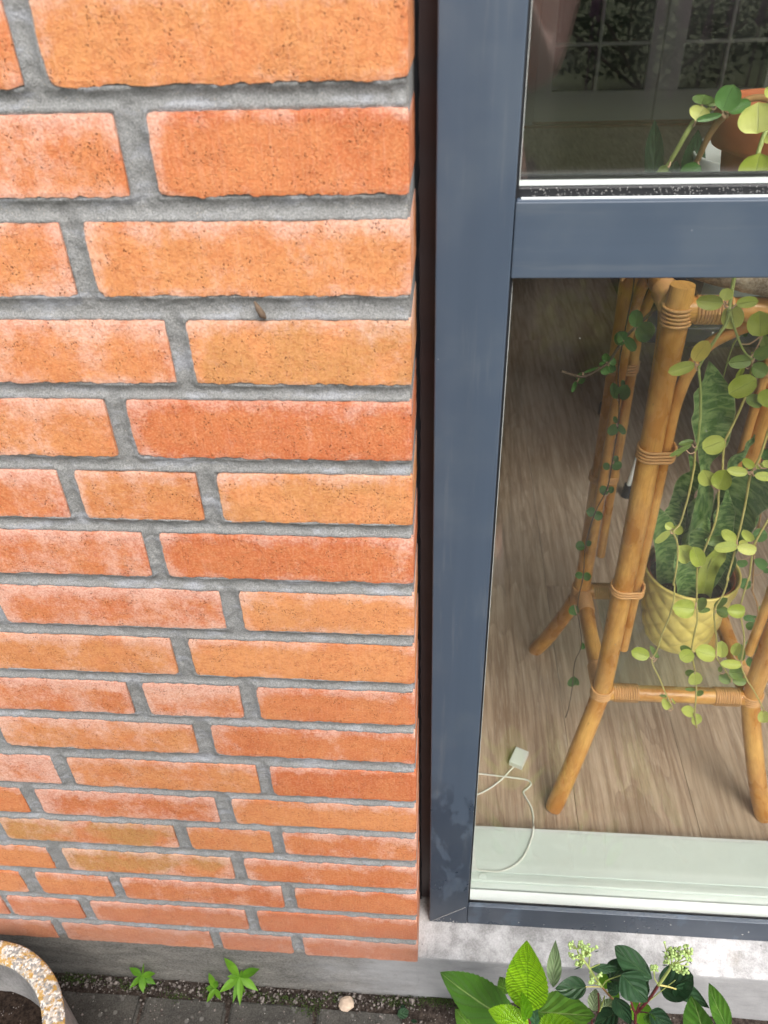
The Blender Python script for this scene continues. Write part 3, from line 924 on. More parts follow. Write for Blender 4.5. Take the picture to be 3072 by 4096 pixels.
DY = 5.664
def door(x0, x1, panes_x, hinge_x, label):
    d = empty('glazed_door', ((x0 + x1) / 2, DY, .06), label, 'door', 'pale glazed double doors across the room')
    k = MB()
    zbars = [.255, .538, .822, 1.106, 1.39, 1.674, 1.95]
    k.box(x0, x1, DY, DY + .04, .055, zbars[0], .002)
    k.box(x0, x1, DY, DY + .04, zbars[-1], 2.04, .002)
    k.box(x0, panes_x[0], DY, DY + .04, zbars[0], zbars[-1], .002)
    k.box(panes_x[-1], x1, DY, DY + .04, zbars[0], zbars[-1], .002)
    k.build('door_leaf', M['doorpaint'], d)
    for z_ in zbars[1:-1]:
        k = MB(); k.box(panes_x[0], panes_x[-1], DY + .006, DY + .034, z_ - .011, z_ + .011, .003); k.build('glazing_bar', M['doorpaint'], d)
    for xm in panes_x[1:-1]:
        k = MB(); k.box(xm - .011, xm + .011, DY + .004, DY + .036, zbars[0], zbars[-1], .003); k.build('glazing_bar', M['doorpaint'], d)
    for a, b in zip(panes_x[:-1], panes_x[1:]):
        for c, e in zip(zbars[:-1], zbars[1:]):
            k = MB(); k.box(a + .008, b - .008, DY + .018, DY + .022, c + .008, e - .008); k.build('door_glass', M['glass_in'], d)
    for z_ in (.29, 1.7):
        k = MB(); k.tube([(hinge_x, DY - .006, z_ - .045), (hinge_x, DY - .006, z_ + .045)], .010, 8); k.build('hinge', M['black'], d)
door(.592, 1.412, [.702, 1.000, 1.332], .580, 'pale glazed door leaf across the room, nearer the window frame')
door(1.420, 2.245, [1.560, 1.845, 2.130], 2.258, 'pale glazed door leaf across the room, behind the terracotta pot')
df = empty('door_frame', (1.42, DY, 0), 'pale door frame with red brown threshold at the far end of the room', 'door frame')
k = MB(); k.box(.515, .588, DY - .02, DY + .08, .03, 2.10, .003); k.box(2.25, 2.32, DY - .02, DY + .08, .03, 2.10, .003); k.box(.588, 2.25, DY - .02, DY + .08, 2.045, 2.10); k.build('frame', M['doorpaint'], df)
k = MB(); k.box(.50, 2.34, DY - .03, DY + .06, .0305, .0535, .004); k.build('threshold', M['redwood'], df)
k = MB(); k.box(.50, 2.34, DY - .012, DY - .0005, .056, .070, .003); k.build('weather_bar', M['redwood'], df)

# ------------------------------------------------------------------ cane plant stand
def flatcap(o):
    for p_ in o.data.polygons:
        if len(p_.vertices) > 4: p_.use_smooth = False


stand = empty('plant_stand', (.383, .415, FZ), 'honey coloured cane plant stand with splayed legs behind the glass', 'plant stand')
R_ = .0140
posts = {'FL': ((.272, .300), (.214, .238)), 'FR': ((.494, .300), (.552, .241)), 'BL': ((.270, .530), (.212, .593)), 'BR': ((.494, .530), (.552, .592))}
for nm, ((x, y), (fx, fy)) in posts.items():
    kx, ky = fx - x, fy - y
    P = [(x - .002 * (1 if x < .38 else -1), y, .8955), (x - .002 * (1 if x < .38 else -1), y, .78), (x, y, .60), (x, y, .44), (x, y, .27), (x + kx * .10, y + ky * .10, .225), (x + kx * .34, y + ky * .34, .165), (x + kx * .70, y + ky * .70, .085), (fx, fy, FZ + .0)]
    pp = smooth_path(P, 6); nn = len(pp)
    rr_ = []
    for i, q in enumerate(pp):
        r = R_ + (.0008 * nz(q.z * 9, x * 10, y * 9))
        if i == 0: r *= .93
        if i == nn - 1: r *= .90
        rr_.append(r)
    lg = empty('leg', (x, y, .45), None, None); par(lg, stand)
    k = MB(); k.tube(pp, rr_, 20); k.build('cane', M['cane'], lg, True)
    flatcap(lg.children[0])
    # thinner doubled cane beside each leg that bends into the top rail
    s_ = 1 if x < .38 else -1; sy = 1 if y < .4 else -1
    arch = [at(1, px_a, py_a, Y=.307) - Vector((.272, .300, 0)) for px_a, py_a in ((1700, 560), (1430, 590), (1150, 705), (985, 800), (860, 930), (760, 1090), (680, 1250), (590, 1500), (530, 1750))]
    cP = [(x + s_ * a_.x, y + (a_.y) * sy, a_.z) for a_ in arch] + [(x + s_ * .0205, y + .007 * sy, .60), (x + s_ * .0203, y + .007 * sy, .50), (x + s_ * .0205, y + .007 * sy, .42), (x + s_ * .0210, y + .008 * sy, .340)]
    k = MB(); k.tube(smooth_path(cP, 5), .0070, 12); k.build('thin_cane', M['cane'], lg, True)
    if s_ > 0:
        cP = [(x + .002, y + sy * (.110), .862), (x + .002, y + sy * (.060), .835), (x, y + sy * .036, .775), (x, y + sy * .0262, .68), (x, y + sy * .0240, .55), (x, y + sy * .0240, .36)]
        k = MB(); k.tube(smooth_path(cP, 6), .0075, 12); k.build('thin_cane', M['cane'], lg, True)
    # bindings: loops round leg and thin cane
    for zc, nw, wide in ((.866, 5, False), (.692, 4, True), (.470 if y < .4 else .50, 3, True), (.258, 4, False)):
        k = MB()
        for q in range(nw):
            z_ = zc + (q - nw / 2) * .0044
            cx0, cx1 = x, x + (s_ * .0195 if wide else 0)
            ring = []
            for t in range(25):
                a = 2 * math.pi * t / 24
                ex = (cx1 if (math.cos(a) * s_ > 0) else cx0)
                rr2 = (R_ + .0017) if not (wide and math.cos(a) * s_ > 0) else .0088
                rr3 = R_ + .0017 if not wide else (R_ + .0017) * (1 - .22 * max(0, math.cos(a) * s_))
                zz = z_ + .0014 * math.sin(a + .5) + .0004 * nz(q * 3, a, zc * 9)
                px_ = x - (.002 * s_ if zc > .8 else 0)
                ring.append((ex + rr2 * math.cos(a) + (px_ - x), y + rr3 * math.sin(a), zz))
            k.tube(ring, .0018, 6, False)
        k.build('binding', M['wrap'], lg, True)


def rail(a, b, r=.0125, wraps=True, parent=stand, name='stretcher'):
    e = empty(name, (Vector(a) + Vector(b)) / 2, None, None); par(e, parent)
    A_, B_ = Vector(a), Vector(b)
    k = MB(); k.tube([A_.lerp(B_, i / 12) for i in range(13)], [r * (1 + .03 * math.sin(i * 1.7)) for i in range(13)], 16); k.build('cane', M['cane'], e, True)
    if wraps:
        D_ = (B_ - A_).normalized()
        for end, sg in ((A_, 1), (B_, -1)):
            k = MB()
            for q in range(11):
                c = end + D_ * sg * (.019 + q * .0034)
                s1 = D_.cross(Vector((0, 0, 1))).normalized(); s2 = D_.cross(s1)
                k.tube([c + (s1 * math.cos(t) + s2 * math.sin(t)) * (r + .0006) + D_ * .0004 * math.sin(t * 2 + q) for t in np.linspace(0, 2 * math.pi, 17)], .0018, 5, False)
            k.build('binding', M['wrap'], e, True)


T = .868
rail((.270, .300, T), (.496, .300, T), .0135, name='top_rail'); rail((.270, .530, T), (.496, .530, T), .0135, name='top_rail')
rail((.268, .300, T), (.268, .530, T), .0135, name='top_rail'); rail((.498, .300, T), (.498, .530, T), .0135, name='top_rail')
B = .252
rail((.272, .300, B), (.494, .300, B)); rail((.272, .530, B), (.494, .530, B))
rail((.272, .300, B), (.272, .530, B)); rail((.494, .300, B), (.494, .530, B))
k = MB(); k.box(.288, .478, .297, .533, B + .0130, B + .0180, .0008); k.build('glass_shelf', M['shelfglass'], stand)
k = MB(); k.box(.288, .478, .297, .533, T + .0136, T + .0186, .0008); k.build('glass_shelf', M['shelfglass'], stand)
SH = B + .0182
TS = T + .0188

# cork tray
def rough(r, z, a): return r + .0022 * nz(math.cos(a) * 6, math.sin(a) * 6, z * 150) * (1 if r > .12 else 0) + .0012 * nz(math.cos(a) * 30, math.sin(a) * 30, z * 400), z
k = MB(); k.lathe(.400, .402, [(.001, TS + .0002), (.120, TS + .0002), (.128, TS + .002), (.131, TS + .008), (.132, TS + .015), (.131, TS + .022), (.127, TS + .0245), (.122, TS + .024), (.001, TS + .019)], 120, rough)
tag(k.build('cork_tray', M['cork'], None, True), 'round rough cork mat under the terracotta pot', 'mat')

# terracotta pot
pcx, pcy, pz = .383, .412, TS + .0195
k = MB()
prof = [(.001, pz), (.050, pz), (.052, pz + .002), (.0655, pz + .094), (.0655, pz + .096), (.0775, pz + .100), (.0790, pz + .104), (.0815, pz + .140), (.0805, pz + .1425), (.0760, pz + .1425), (.0745, pz + .138), (.070, pz + .110), (.001, pz + .105)]
k.lathe(pcx, pcy, prof, 64)
tp = empty('flower_pot', (pcx, pcy, pz), 'terracotta pot standing on the cork mat of the plant stand', 'flower pot')
k.build('pot', M['terracotta'], tp, True)
k = MB(); k.lathe(pcx, pcy, [(.0005, pz + .122), (.04, pz + .124), (.0738, pz + .120)], 40, lambda r, z, a: (r, z + .002 * nz(r * 90, a * 9, 0))); k.build('potting_soil', M['soil'], tp)
for o in tp.children:
    if o.name.startswith('pot'): 
        for p_ in o.data.polygons: p_.use_smooth = True

# yellow pot with quilted lozenges
ycx, ycy = .402, .410
def quilt(r, z, a):
    h = (z - SH) / .142
    if r < .05 or h > .93 or h < .04: return r, z
    u1 = (a * 11 / math.pi + h * 8) ; u2 = (a * 11 / math.pi - h * 8)
    g = abs(math.sin(u1 * math.pi / 2)) * abs(math.sin(u2 * math.pi / 2))
    return r + .0030 * (g ** .6) - .0008, z
Hh = .142; P = [(.001, SH)]
P += [(.040, SH), (.046, SH + .003)]
for i in range(1, 60):
    h = i / 60; P.append((.046 + (.069 - .046) * (h ** .62), SH + .003 + h * (Hh - .006)))
P += [(.0705, SH + Hh - .003), (.0700, SH + Hh), (.0672, SH + Hh), (.0665, SH + Hh - .006), (.060, SH + .09), (.001, SH + .085)]
yp = empty('plant_pot', (ycx, ycy, SH), 'yellow glazed pot with a quilted lozenge pattern on the lower glass shelf', 'plant pot')
k = MB(); k.lathe(ycx, ycy, P, 220, quilt); k.build('pot', M['yellow'], yp, True)
k = MB(); k.lathe(ycx, ycy, [(.0648, SH + .124), (.0628, SH + .136), (.0615, SH + .136), (.060, SH + .12)], 48); k.build('nursery_pot', M['terracotta'], yp, True)
k = MB(); k.lathe(ycx, ycy, [(.0005, SH + .118), (.03, SH + .120), (.0618, SH + .116)], 40, lambda r, z, a: (r, z + .003 * nz(r * 90, a * 9, 0))); k.build('potting_soil', M['soil'], yp)

# ------------------------------------------------------------------ leaves
VIEW = Vector(CAM)


def leaf_mesh(base, tip, width, nu=6, nv=8, cup=.12, bend=.10, shape='round', tilt=0.0, serr=0.0, fold=0.0, thick=.0, twist=0.0, nrm=None):
    base, tip = Vector(base), Vector(tip)
    ax = tip - base; L = ax.length; ax.normalize()
    n = (VIEW - (base + tip) / 2).normalized() if nrm is None else Vector(nrm).normalized()
    n = (n - ax * n.dot(ax)).normalized()
    if tilt: n = Matrix.Rotation(tilt, 3, ax) @ n
    V = []; UV = []
    nseg = nv
    for j in range(nseg + 1):
        t = j / nseg
        if shape == 'round': w_ = math.sqrt(max(0, 1 - (2 * t - 1) ** 2)) ** .92 * (1 + .10 * (.5 - abs(t - .45)))
        elif shape == 'ovate': w_ = (math.sin(math.pi * t ** .72) ** .85) * (1.03 - .0 * t) if t < 1 else 0
        elif shape == 'lance': w_ = (math.sin(math.pi * t ** .82) ** 1.05)
        elif shape == 'blade': w_ = min(1, (.45 + 1.6 * t)) * (1 - max(0, (t - .62) / .38) ** 1.9)
        else: w_ = math.sin(math.pi * t)
        w_ = max(w_, .012)
        nn = Matrix.Rotation(twist * t, 3, ax) @ n if twist else n
        sd_ = ax.cross(nn).normalized()
        for i in range(nu + 1):
            u = i / nu; s = (2 * u - 1)
            hw = width / 2 * w_
            if serr and i in (0, nu): hw *= 1 + serr * ((j % 2) * 2 - 1)
            d = cup * width * (s * s) * w_ - bend * L * (4 * (t - .5) ** 2 - 1) * .5 * -1
            if fold: d += fold * width * abs(s) * w_
            d += .012 * width * nz(u * 4 + L * 300, t * 5, width * 700)
            V.append(base + ax * (t * L) + sd_ * (s * hw) + nn * d)
            UV.append((u, t))
    Fc = []
    for j in range(nseg):
        for i in range(nu):
            a = j * (nu + 1) + i; Fc.append((a, a + 1, a + nu + 2, a + nu + 1))
    if thick:
        nb = len(V); 
        V += [v - n * thick * (1 if 0 < (i_ % (nu + 1)) < nu and 0 < i_ // (nu + 1) < nseg else .1) for i_, v in enumerate(V)]
        UV += UV[:nb]
        Fc += [tuple(reversed([q + nb for q in f])) for f in Fc[:]]
    return V, Fc, UV


def add_leaf(parent, mat, base, tip, width, name='leaf', **kw):
    V, Fc, UV = leaf_mesh(base, tip, width, **kw)
    c = (Vector(base) + Vector(tip)) / 2
    return mesh_obj(name, V, Fc, M[mat], parent, True, UV, c)


def pxw(zn, n_, x, y, Y):
    """metres for a width of n_ zoom pixels around that place"""
    a = at(zn, x - n_ / 2, y, Y=Y); b = at(zn, x + n_ / 2, y, Y=Y)
    return (a - b).length


stems = []


def stem(parent, zn_pts, Ys, r, mat, name='stem'):
    """zn_pts: (zone, x, y) points; Ys: depth at the first and the last"""
    P = []
    for i, (zn, x, y) in enumerate(zn_pts):
        t = i / (len(zn_pts) - 1)
        Y_ = Ys[0] * (1 - t) + Ys[1] * t if len(Ys) == 2 else Ys[i]
        P.append(at(zn, x, y, Y=Y_ + .003 * math.sin(i * 2.1)))
    pp = smooth_path(P, 4)
    k = MB(); k.tube(pp, [r * 1.22 * (1.1 - .35 * i / len(pp)) * (1 + .12 * nz(i * .6, r * 999, 0)) for i in range(len(pp))], 7)
    k.build(name, M[mat], parent, True)
    stems.append(pp)
    return pp


def lf(parent, zn, bx, by, tx, ty, w_, Y, mat='lime', dY=None, petiole=True, **kw):
    dY = random.uniform(-.004, .004) if dY is None else dY
    b = at(zn, bx, by, Y=Y); t = at(zn, tx, ty, Y=Y + dY)
    W_ = pxw(zn, w_, (bx + tx) / 2, (by + ty) / 2, Y)
    kw.setdefault('tilt', random.uniform(-.25, .25))
    kw.setdefault('nu', 8); kw.setdefault('nv', 10); kw.setdefault('thick', .0009)
    kw.setdefault('cup', random.uniform(.08, .26)); kw.setdefault('bend', random.uniform(-.06, .10))
    o = add_leaf(parent, mat, b, t, W_, **kw)
    if petiole and stems:
        best = min((p for pp in stems for p in pp), key=lambda p: (p - b).length)
        d = (best - b).length
        if .001 < d < .026:
            mid = (best + b) / 2 + Vector((0, -.001, -.003))
            k = MB(); k.tube(smooth_path([best, mid, b], 3), .00085, 5); k.build('petiole', M['pink'], parent, True)
    return o


YF = .235
tr = empty('trailing_plant', (pcx, pcy, pz + .12), 'trailing plant with round lime green leaves spilling from the terracotta pot', 'house plant')
# canes leaving the pot
stem(tr, [(6, 1900, 1250), (6, 1659, 1150), (6, 1500, 1135), (6, 1350, 1190), (6, 1190, 1310)], (.33, .245), .0026, 'stemb')
stem(tr, [(6, 1190, 1310), (6, 1080, 1420), (6, 960, 1600), (6, 850, 1840), (6, 800, 1915), (6, 770, 2010), (1, -40, 60)], (.245, .30), .0023, 'stemb')
stem(tr, [(6, 1000, 1250), (6, 820, 1390), (6, 700, 1570), (6, 580, 1780), (6, 490, 1930), (6, 430, 2040)], (.25, .26), .0019, 'stemg')
stem(tr, [(6, 1760, 1180), (6, 1700, 1350), (6, 1640, 1500), (6, 1585, 1650), (6, 1540, 1800), (6, 1480, 2070), (1, 1265, 40), (1, 1240, 200), (1, 1205, 410)], (.30, .235), .0019, 'stemg')
stem(tr, [(1, 1205, 410), (1, 1175, 560), (1, 1080, 700), (1, 950, 900), (1, 865, 1050), (1, 858, 1120), (1, 875, 1300), (1, 875, 1650), (2, 865, 0), (2, 845, 200), (2, 812, 315)], (YF, YF), .0014, 'stemg')
stem(tr, [(2, 812, 315), (2, 800, 500), (2, 740, 800), (2, 690, 980), (2, 635, 1150), (2, 560, 1240), (2, 600, 1340), (2, 615, 1500), (2, 590, 1700), (2, 560, 1850), (3, 575, 120), (3, 560, 320), (3, 500, 520), (3, 440, 660), (3, 370, 880), (3, 310, 1000), (3, 400, 1200), (3, 470, 1370), (3, 555, 1550)], (YF, .225), .0010, 'stem')
stem(tr, [(1, 1205, 410), (1, 1300, 700), (1, 1380, 880), (1, 1480, 980)], (YF, .24), .0010, 'stemg')
stem(tr, [(1, 1480, 980), (1, 1460, 1120), (1, 1420, 1300), (1, 1380, 1450), (1, 1270, 1700), (1, 1160, 1920), (2, 1160, 200), (2, 1140, 330), (2, 1130, 520), (2, 1085, 790), (2, 1080, 950), (2, 1040, 1150), (2, 960, 1350), (2, 900, 1500), (2, 840, 1650), (2, 832, 2000), (3, 830, 350), (3, 838, 520), (3, 800, 700), (3, 775, 880), (3, 800, 1050), (3, 825, 1200), (3, 825, 1400), (3, 810, 1590), (3, 830, 1770)], (.24, .235), .0011, 'stem')
stem(tr, [(1, 1720, 1650), (2, 1659, 80), (2, 1560, 380), (2, 1455, 590), (2, 1400, 900), (2, 1340, 1180), (2, 1290, 1370), (2, 1250, 1560), (2, 1180, 1800), (3, 1200, 30), (3, 1140, 220), (3, 1040, 400), (3, 1045, 600), (3, 1065, 780), (3, 1065, 960), (3, 1150, 1090), (3, 1235, 1210)], (.25, .245), .0011, 'stem')
stem(tr, [(2, 1780, 900), (2, 1659, 1100), (2, 1500, 1390), (2, 1470, 1550), (2, 1440, 1800), (3, 1440, 20), (3, 1350, 320), (3, 1345, 480), (3, 1380, 700), (3, 1375, 850), (3, 1350, 1040), (3, 1400, 1190), (3, 1500, 1350), (3, 1612, 1565)], (.25, .235), .0010, 'stem')
for r in [  # zone, base, tip, width, Y, material
    (6, 1130, 1285, 1262, 980, 285, .235, 'deep'), (6, 1195, 1300, 1465, 1185, 150, .24, 'deep'), (6, 1085, 1195, 915, 1185, 80, .25, 'olive'),
    (6, 890, 1215, 925, 1095, 240, .25, 'olive'), (6, 820, 1400, 920, 1240, 245, .245, 'pale'), (6, 1128, 1328, 822, 1395, 80, .235, 'deep'),
    (6, 1535, 1550, 1545, 1185, 430, .22, 'pale'), (6, 1565, 1775, 1480, 2160, 400, .225, 'lime'), (6, 1700, 1650, 1650, 1560, 120, .22, 'pale'), (6, 1720, 1120, 1640, 1010, 120, .23, 'lime'),
    (6, 640, 2100, 880, 1925, 230, .25, 'deep'), (6, 500, 1930, 395, 2010, 110, .25, 'olive'), (6, 460, 1990, 320, 2120, 130, .255, 'olive'), (6, 490, 1990, 620, 2110, 60, .255, 'olive'), (6, 850, 2080, 960, 2100, 90, .26, 'deep'),
    (1, 1142, 325, 822, 300, 178, YF - .005, 'lime'), (1, 1155, 300, 1195, 150, 150, YF + .004, 'lime'), (1, 1288, 335, 1550, 300, 135, YF, 'lime'), (1, 1235, 340, 1255, 630, 245, YF + .004, 'pale'),
    (1, 800, 1000, 965, 762, 190, YF, 'tan'), (1, 812, 1030, 498, 1130, 150, YF - .006, 'lime'), (1, 1570, 715, 1560, 415, 270, .23, 'lime'), (1, 1600, 690, 1640, 860, 120, .25, 'olive'),
    (1, 1482, 990, 1198, 1020, 160, .24, 'olive'), (1, 1500, 965, 1690, 840, 160, .24, 'olive'), (1, 1475, 1040, 1640, 1160, 180, .237, 'olive'), (1, 1470, 940, 1500, 900, 60, .245, 'lime'),
    (1, 1530, 1200, 1205, 1380, 250, .228, 'lime'), (1, 1390, 1060, 1290, 1200, 60, .24, 'lime'), (1, 1395, 1430, 1600, 1500, 155, .245, 'olive'), (1, 1740, 1340, 1600, 1520, 250, .235, 'lime'),
    (2, 1165, 175, 900, 275, 225, .232, 'lime'), (2, 780, 225, 515, 365, 60, .236, 'olive'), (2, 800, 180, 620, 230, 70, .24, 'olive'), (2, 700, 280, 600, 370, 26, .236, 'lime'),
    (2, 1000, 695, 900, 520, 195, .24, 'lime'), (2, 1085, 745, 1170, 518, 225, .232, 'lime'), (2, 1425, 555, 1180, 520, 115, .242, 'lime'), (2, 1490, 500, 1370, 390, 100, .245, 'lime'),
    (2, 1520, 500, 1625, 460, 70, .245, 'lime'), (2, 1500, 585, 1720, 610, 110, .24, 'lime'), (2, 1390, 500, 1380, 420, 50, .25, 'olive'), (2, 1640, 500, 1680, 410, 130, .24, 'lime'),
    (2, 550, 1200, 470, 1140, 100, .235, 'lime'), (2, 575, 1260, 640, 1160, 130, .238, 'lime'), (2, 525, 1225, 352, 1370, 85, .23, 'lime'),
    (2, 760, 1570, 620, 1400, 215, .24, 'lime'), (2, 880, 1640, 790, 1410, 175, .23, 'lime'),
    (2, 1300, 1360, 1120, 1225, 130, .246, 'lime'), (2, 1290, 1385, 925, 1330, 150, .25, 'olive'), (2, 1310, 1400, 1035, 1435, 130, .238, 'lime'), (2, 1320, 1390, 1425, 1360, 90, .25, 'pale'),
    (2, 1480, 1350, 1370, 1215, 110, .25, 'lime'), (2, 1295, 1415, 1525, 1460, 135, .236, 'pale'),
    (3, 808, 395, 548, 372, 222, .228, 'lime'), (3, 840, 400, 940, 270, 120, .242, 'olive'), (3, 845, 420, 990, 400, 60, .24, 'olive'), (3, 1035, 380, 1190, 270, 90, .248, 'olive'), (3, 1055, 410, 1200, 450, 130, .248, 'olive'),
    (3, 1395, 420, 1182, 405, 165, .228, 'lime'), (3, 285, 945, 72, 880, 150, .222, 'lime'), (3, 375, 960, 290, 815, 60, .23, 'olive'), (3, 355, 940, 400, 950, 40, .23, 'olive'),
    (3, 770, 900, 640, 830, 90, .245, 'olive'), (3, 790, 890, 640, 980, 160, .235, 'lime'), (3, 1050, 940, 815, 875, 200, .232, 'lime'), (3, 1120, 960, 1125, 765, 140, .245, 'lime'),
    (3, 1255, 930, 1330, 790, 110, .25, 'lime'), (3, 1350, 1000, 1350, 800, 90, .252, 'olive'), (3, 1350, 1040, 1100, 1025, 110, .235, 'lime'), (3, 1385, 1130, 1205, 1140, 150, .24, 'olive'),
    (3, 1235, 1230, 1085, 1170, 125, .25, 'olive'), (3, 1245, 1220, 1412, 1240, 105, .25, 'olive'), (3, 1100, 1130, 1110, 1060, 50, .25, 'olive'),
    (3, 812, 1122, 812, 1275, 158, .232, 'lime'), (3, 805, 1120, 700, 1150, 80, .25, 'olive'), (3, 820, 1330, 695, 1325, 45, .24, 'olive'), (3, 825, 1390, 912, 1350, 65, .24, 'olive'),
    (3, 795, 1600, 650, 1560, 130, .238, 'lime'), (3, 800, 1610, 850, 1730, 130, .234, 'lime'), (3, 502, 1560, 440, 1430, 95, .225, 'lime'), (3, 490, 1410, 400, 1395, 36, .23, 'olive'), (3, 540, 1430, 585, 1500, 22, .228, 'lime'),
    (3, 1612, 1565, 1600, 1715, 125, .235, 'pale'),
]:
    zn, bx, by, tx, ty, w_, Y_, m_ = r
    lf(tr, zn, bx, by, tx, ty, w_, Y_, m_)

# second, darker strands hanging at the left and far right behind
vt = empty('string_vine', (.30, .45, .89), 'thin dark stemmed vine with small deep green leaves hanging by the left cane leg', 'house plant')
stems.clear()
stem(vt, [(4, 1480, 330), (4, 1380, 430), (4, 1240, 560), (4, 1100, 700), (4, 940, 940), (4, 850, 1020), (4, 700, 1105), (4, 600, 1125), (4, 400, 1060)], (.36, .34), .0016, 'stemd')
for r in [(1220, 580, 1240, 380, 155), (1245, 560, 1400, 700, 230), (1090, 720, 1030, 640, 140), (1110, 690, 1220, 840, 110), (1060, 780, 1050, 620, 130), (900, 960, 850, 1010, 40), (905, 960, 890, 865, 90), (900, 970, 820, 1000, 60),
          (900, 960, 880, 1110, 110), (930, 970, 1000, 930, 110), (940, 980, 970, 1080, 90), (820, 1020, 650, 1080, 36), (640, 1075, 600, 1205, 100), (565, 1170, 520, 1300, 45)]:
    lf(vt, 4, *r, Y=.35, mat='deep')
stem(vt, [(4, 1215, -60), (4, 1190, 200), (4, 1150, 400), (4, 1070, 800), (4, 1030, 1100), (4, 1040, 1370), (4, 1030, 1650), (5, 980, 120), (5, 930, 380), (5, 810, 620), (5, 720, 930), (5, 695, 1240), (5, 640, 1540), (5, 680, 1900), (9, 590, 900), (9, 575, 1050), (9, 545, 1190), (9, 500, 1250), (9, 465, 1290)], (.47, .42), .0008, 'stemd')
for zn, r in [(4, (1020, 1370, 970, 1190, 100)), (4, (1040, 1370, 1130, 1210, 155)), (4, (1085, 1230, 1080, 1160, 50)), (4, (1020, 1650, 930, 1770, 110)), (4, (1020, 1650, 1110, 1760, 70)), (4, (1010, 1640, 990, 1560, 50)),
              (5, (960, 150, 890, 170, 75)), (5, (970, 170, 1075, 130, 95)), (5, (1000, 110, 1030, 55, 60)), (5, (940, 380, 860, 420, 100)), (5, (950, 420, 990, 360, 60)), (5, (810, 610, 725, 600, 95)), (5, (800, 640, 890, 650, 95)),
              (5, (712, 940, 620, 950, 95)), (5, (722, 930, 775, 900, 60)), (5, (690, 1240, 615, 1225, 70)), (5, (695, 1250, 775, 1240, 85)), (5, (610, 1520, 600, 1625, 100)), (5, (670, 1890, 700, 1960, 50)),
              (9, (590, 975, 560, 1030, 42)), (9, (595, 980, 605, 1025, 26)), (9, (545, 1195, 560, 1150, 30)), (9, (540, 1215, 575, 1260, 45))]:
    lf(vt, zn, *r, Y=.455, mat='dimleaf')
vr = empty('string_vine', (.55, .45, .89), 'dull green small leaved vine hanging behind the right cane leg', 'house plant')
stems.clear()
stem(vr, [(2, 1620, 200), (2, 1590, 900), (2, 1500, 1500), (2, 1480, 1900), (3, 1470, 170), (3, 1540, 370), (3, 1530, 620), (3, 1480, 830), (3, 1450, 920), (3, 1520, 985), (3, 1600, 1100)], (.46, .44), .0011, 'stemb')
for zn, r in [(2, (1480, 1300, 1650, 1260, 160)), (2, (1320, 1560, 1400, 1640, 110)), (2, (1500, 1560, 1640, 1660, 120)), (2, (1460, 1840, 1330, 1850, 120)), (2, (1600, 1700, 1680, 1680, 60)), (3, (1460, 130, 1320, 70, 130)), (2, (1600, 400, 1700, 300, 160)),
              (3, (1540, 430, 1640, 400, 110)), (3, (1500, 500, 1370, 500, 80)), (3, (1530, 540, 1480, 470, 90)), (3, (1500, 560, 1410, 620, 90)), (3, (1540, 500, 1600, 540, 80)), (3, (1480, 810, 1400, 790, 100)), (3, (1500, 840, 1560, 880, 90)), (3, (1470, 880, 1480, 920, 60)), (3, (1450, 940, 1470, 1080, 120)), (1, (1380, 720, 1390, 610, 90))]:
    lf(vr, zn, *r, Y=.45, mat='dimleaf')
stem(vr, [(1, 1330, 700), (1, 1260, 800), (1, 1190, 1000), (1, 1120, 1270)], (.44, .43), .0011, 'stemg')

# ------------------------------------------------------------------ snake plant in the yellow pot
sn = empty('snake_plant', (ycx, ycy, SH + .12), 'snake plant with broad banded leaves growing in the yellow pot', 'house plant')
def blade(pts, widths, tilt=0.0, mat='snake', wavy=.0035, nu=8, fold=.18, tw=0.0):
    P = smooth_path(pts, 7); n_ = len(P)
    W_ = np.interp(np.linspace(0, 1, n_), np.linspace(0, 1, len(widths)), widths)
    V = []; UV = []
    for i, p in enumerate(P):
        T_ = (P[min(n_ - 1, i + 1)] - P[max(0, i - 1)]).normalized()
        n = (VIEW - p).normalized(); n = (n - T_ * n.dot(T_)).normalized()
        n = Matrix.Rotation(tilt + tw * i / n_, 3, T_) @ n
        sd_ = T_.cross(n)
        for q in range(nu + 1):
            s = 2 * q / nu - 1
            off = fold * W_[i] * s * s + wavy * abs(s) ** 3 * math.sin(i * .75 + (s > 0) * 1.9 + pts[0][0] * 300)
            V.append(p + sd_ * s * W_[i] / 2 * (1 + .05 * math.sin(i * .6 + s)) + n * off); UV.append((q / nu, i / n_ * 1.0))
    Fc = [(a * (nu + 1) + q, a * (nu + 1) + q + 1, (a + 1) * (nu + 1) + q + 1, (a + 1) * (nu + 1) + q) for a in range(n_ - 1) for q in range(nu)]
    nb = len(V); V += [v + (v - VIEW).normalized() * .0016 for v in V]; UV += UV[:nb]
    Fc += [tuple(reversed([q + nb for q in f])) for f in Fc[:]]
    mesh_obj('leaf', V, Fc, M[mat], sn, True, UV, P[n_ // 2])
sz = SH + .11
def bp(dx, dy): return Vector((ycx + dx, ycy + dy, sz))
mm = .001
blade([bp(-.01, .0), at(2, 900, 1000, Y=.40), at(2, 930, 490, Y=.385), at(2, 1000, 150, Y=.37), at(1, 1015, 1560, Y=.36), at(1, 1010, 1300, Y=.355), at(1, 985, 1005, Y=.35)], [.020, .026, .012, .040, .052, .042, .001], .15)
blade([bp(.015, .02), at(2, 1130, 1100, Y=.43), at(2, 1240, 470, Y=.43), at(2, 1400, 280, Y=.43), at(2, 1500, 105, Y=.43)], [.02, .03, .020, .013, .001], .9)
blade([bp(.02, -.01), at(2, 1150, 1350, Y=.41), at(2, 1330, 950, Y=.40), at(2, 1560, 700, Y=.39), at(2, 1850, 350, Y=.38)], [.024, .05, .066, .060, .001], -.2)
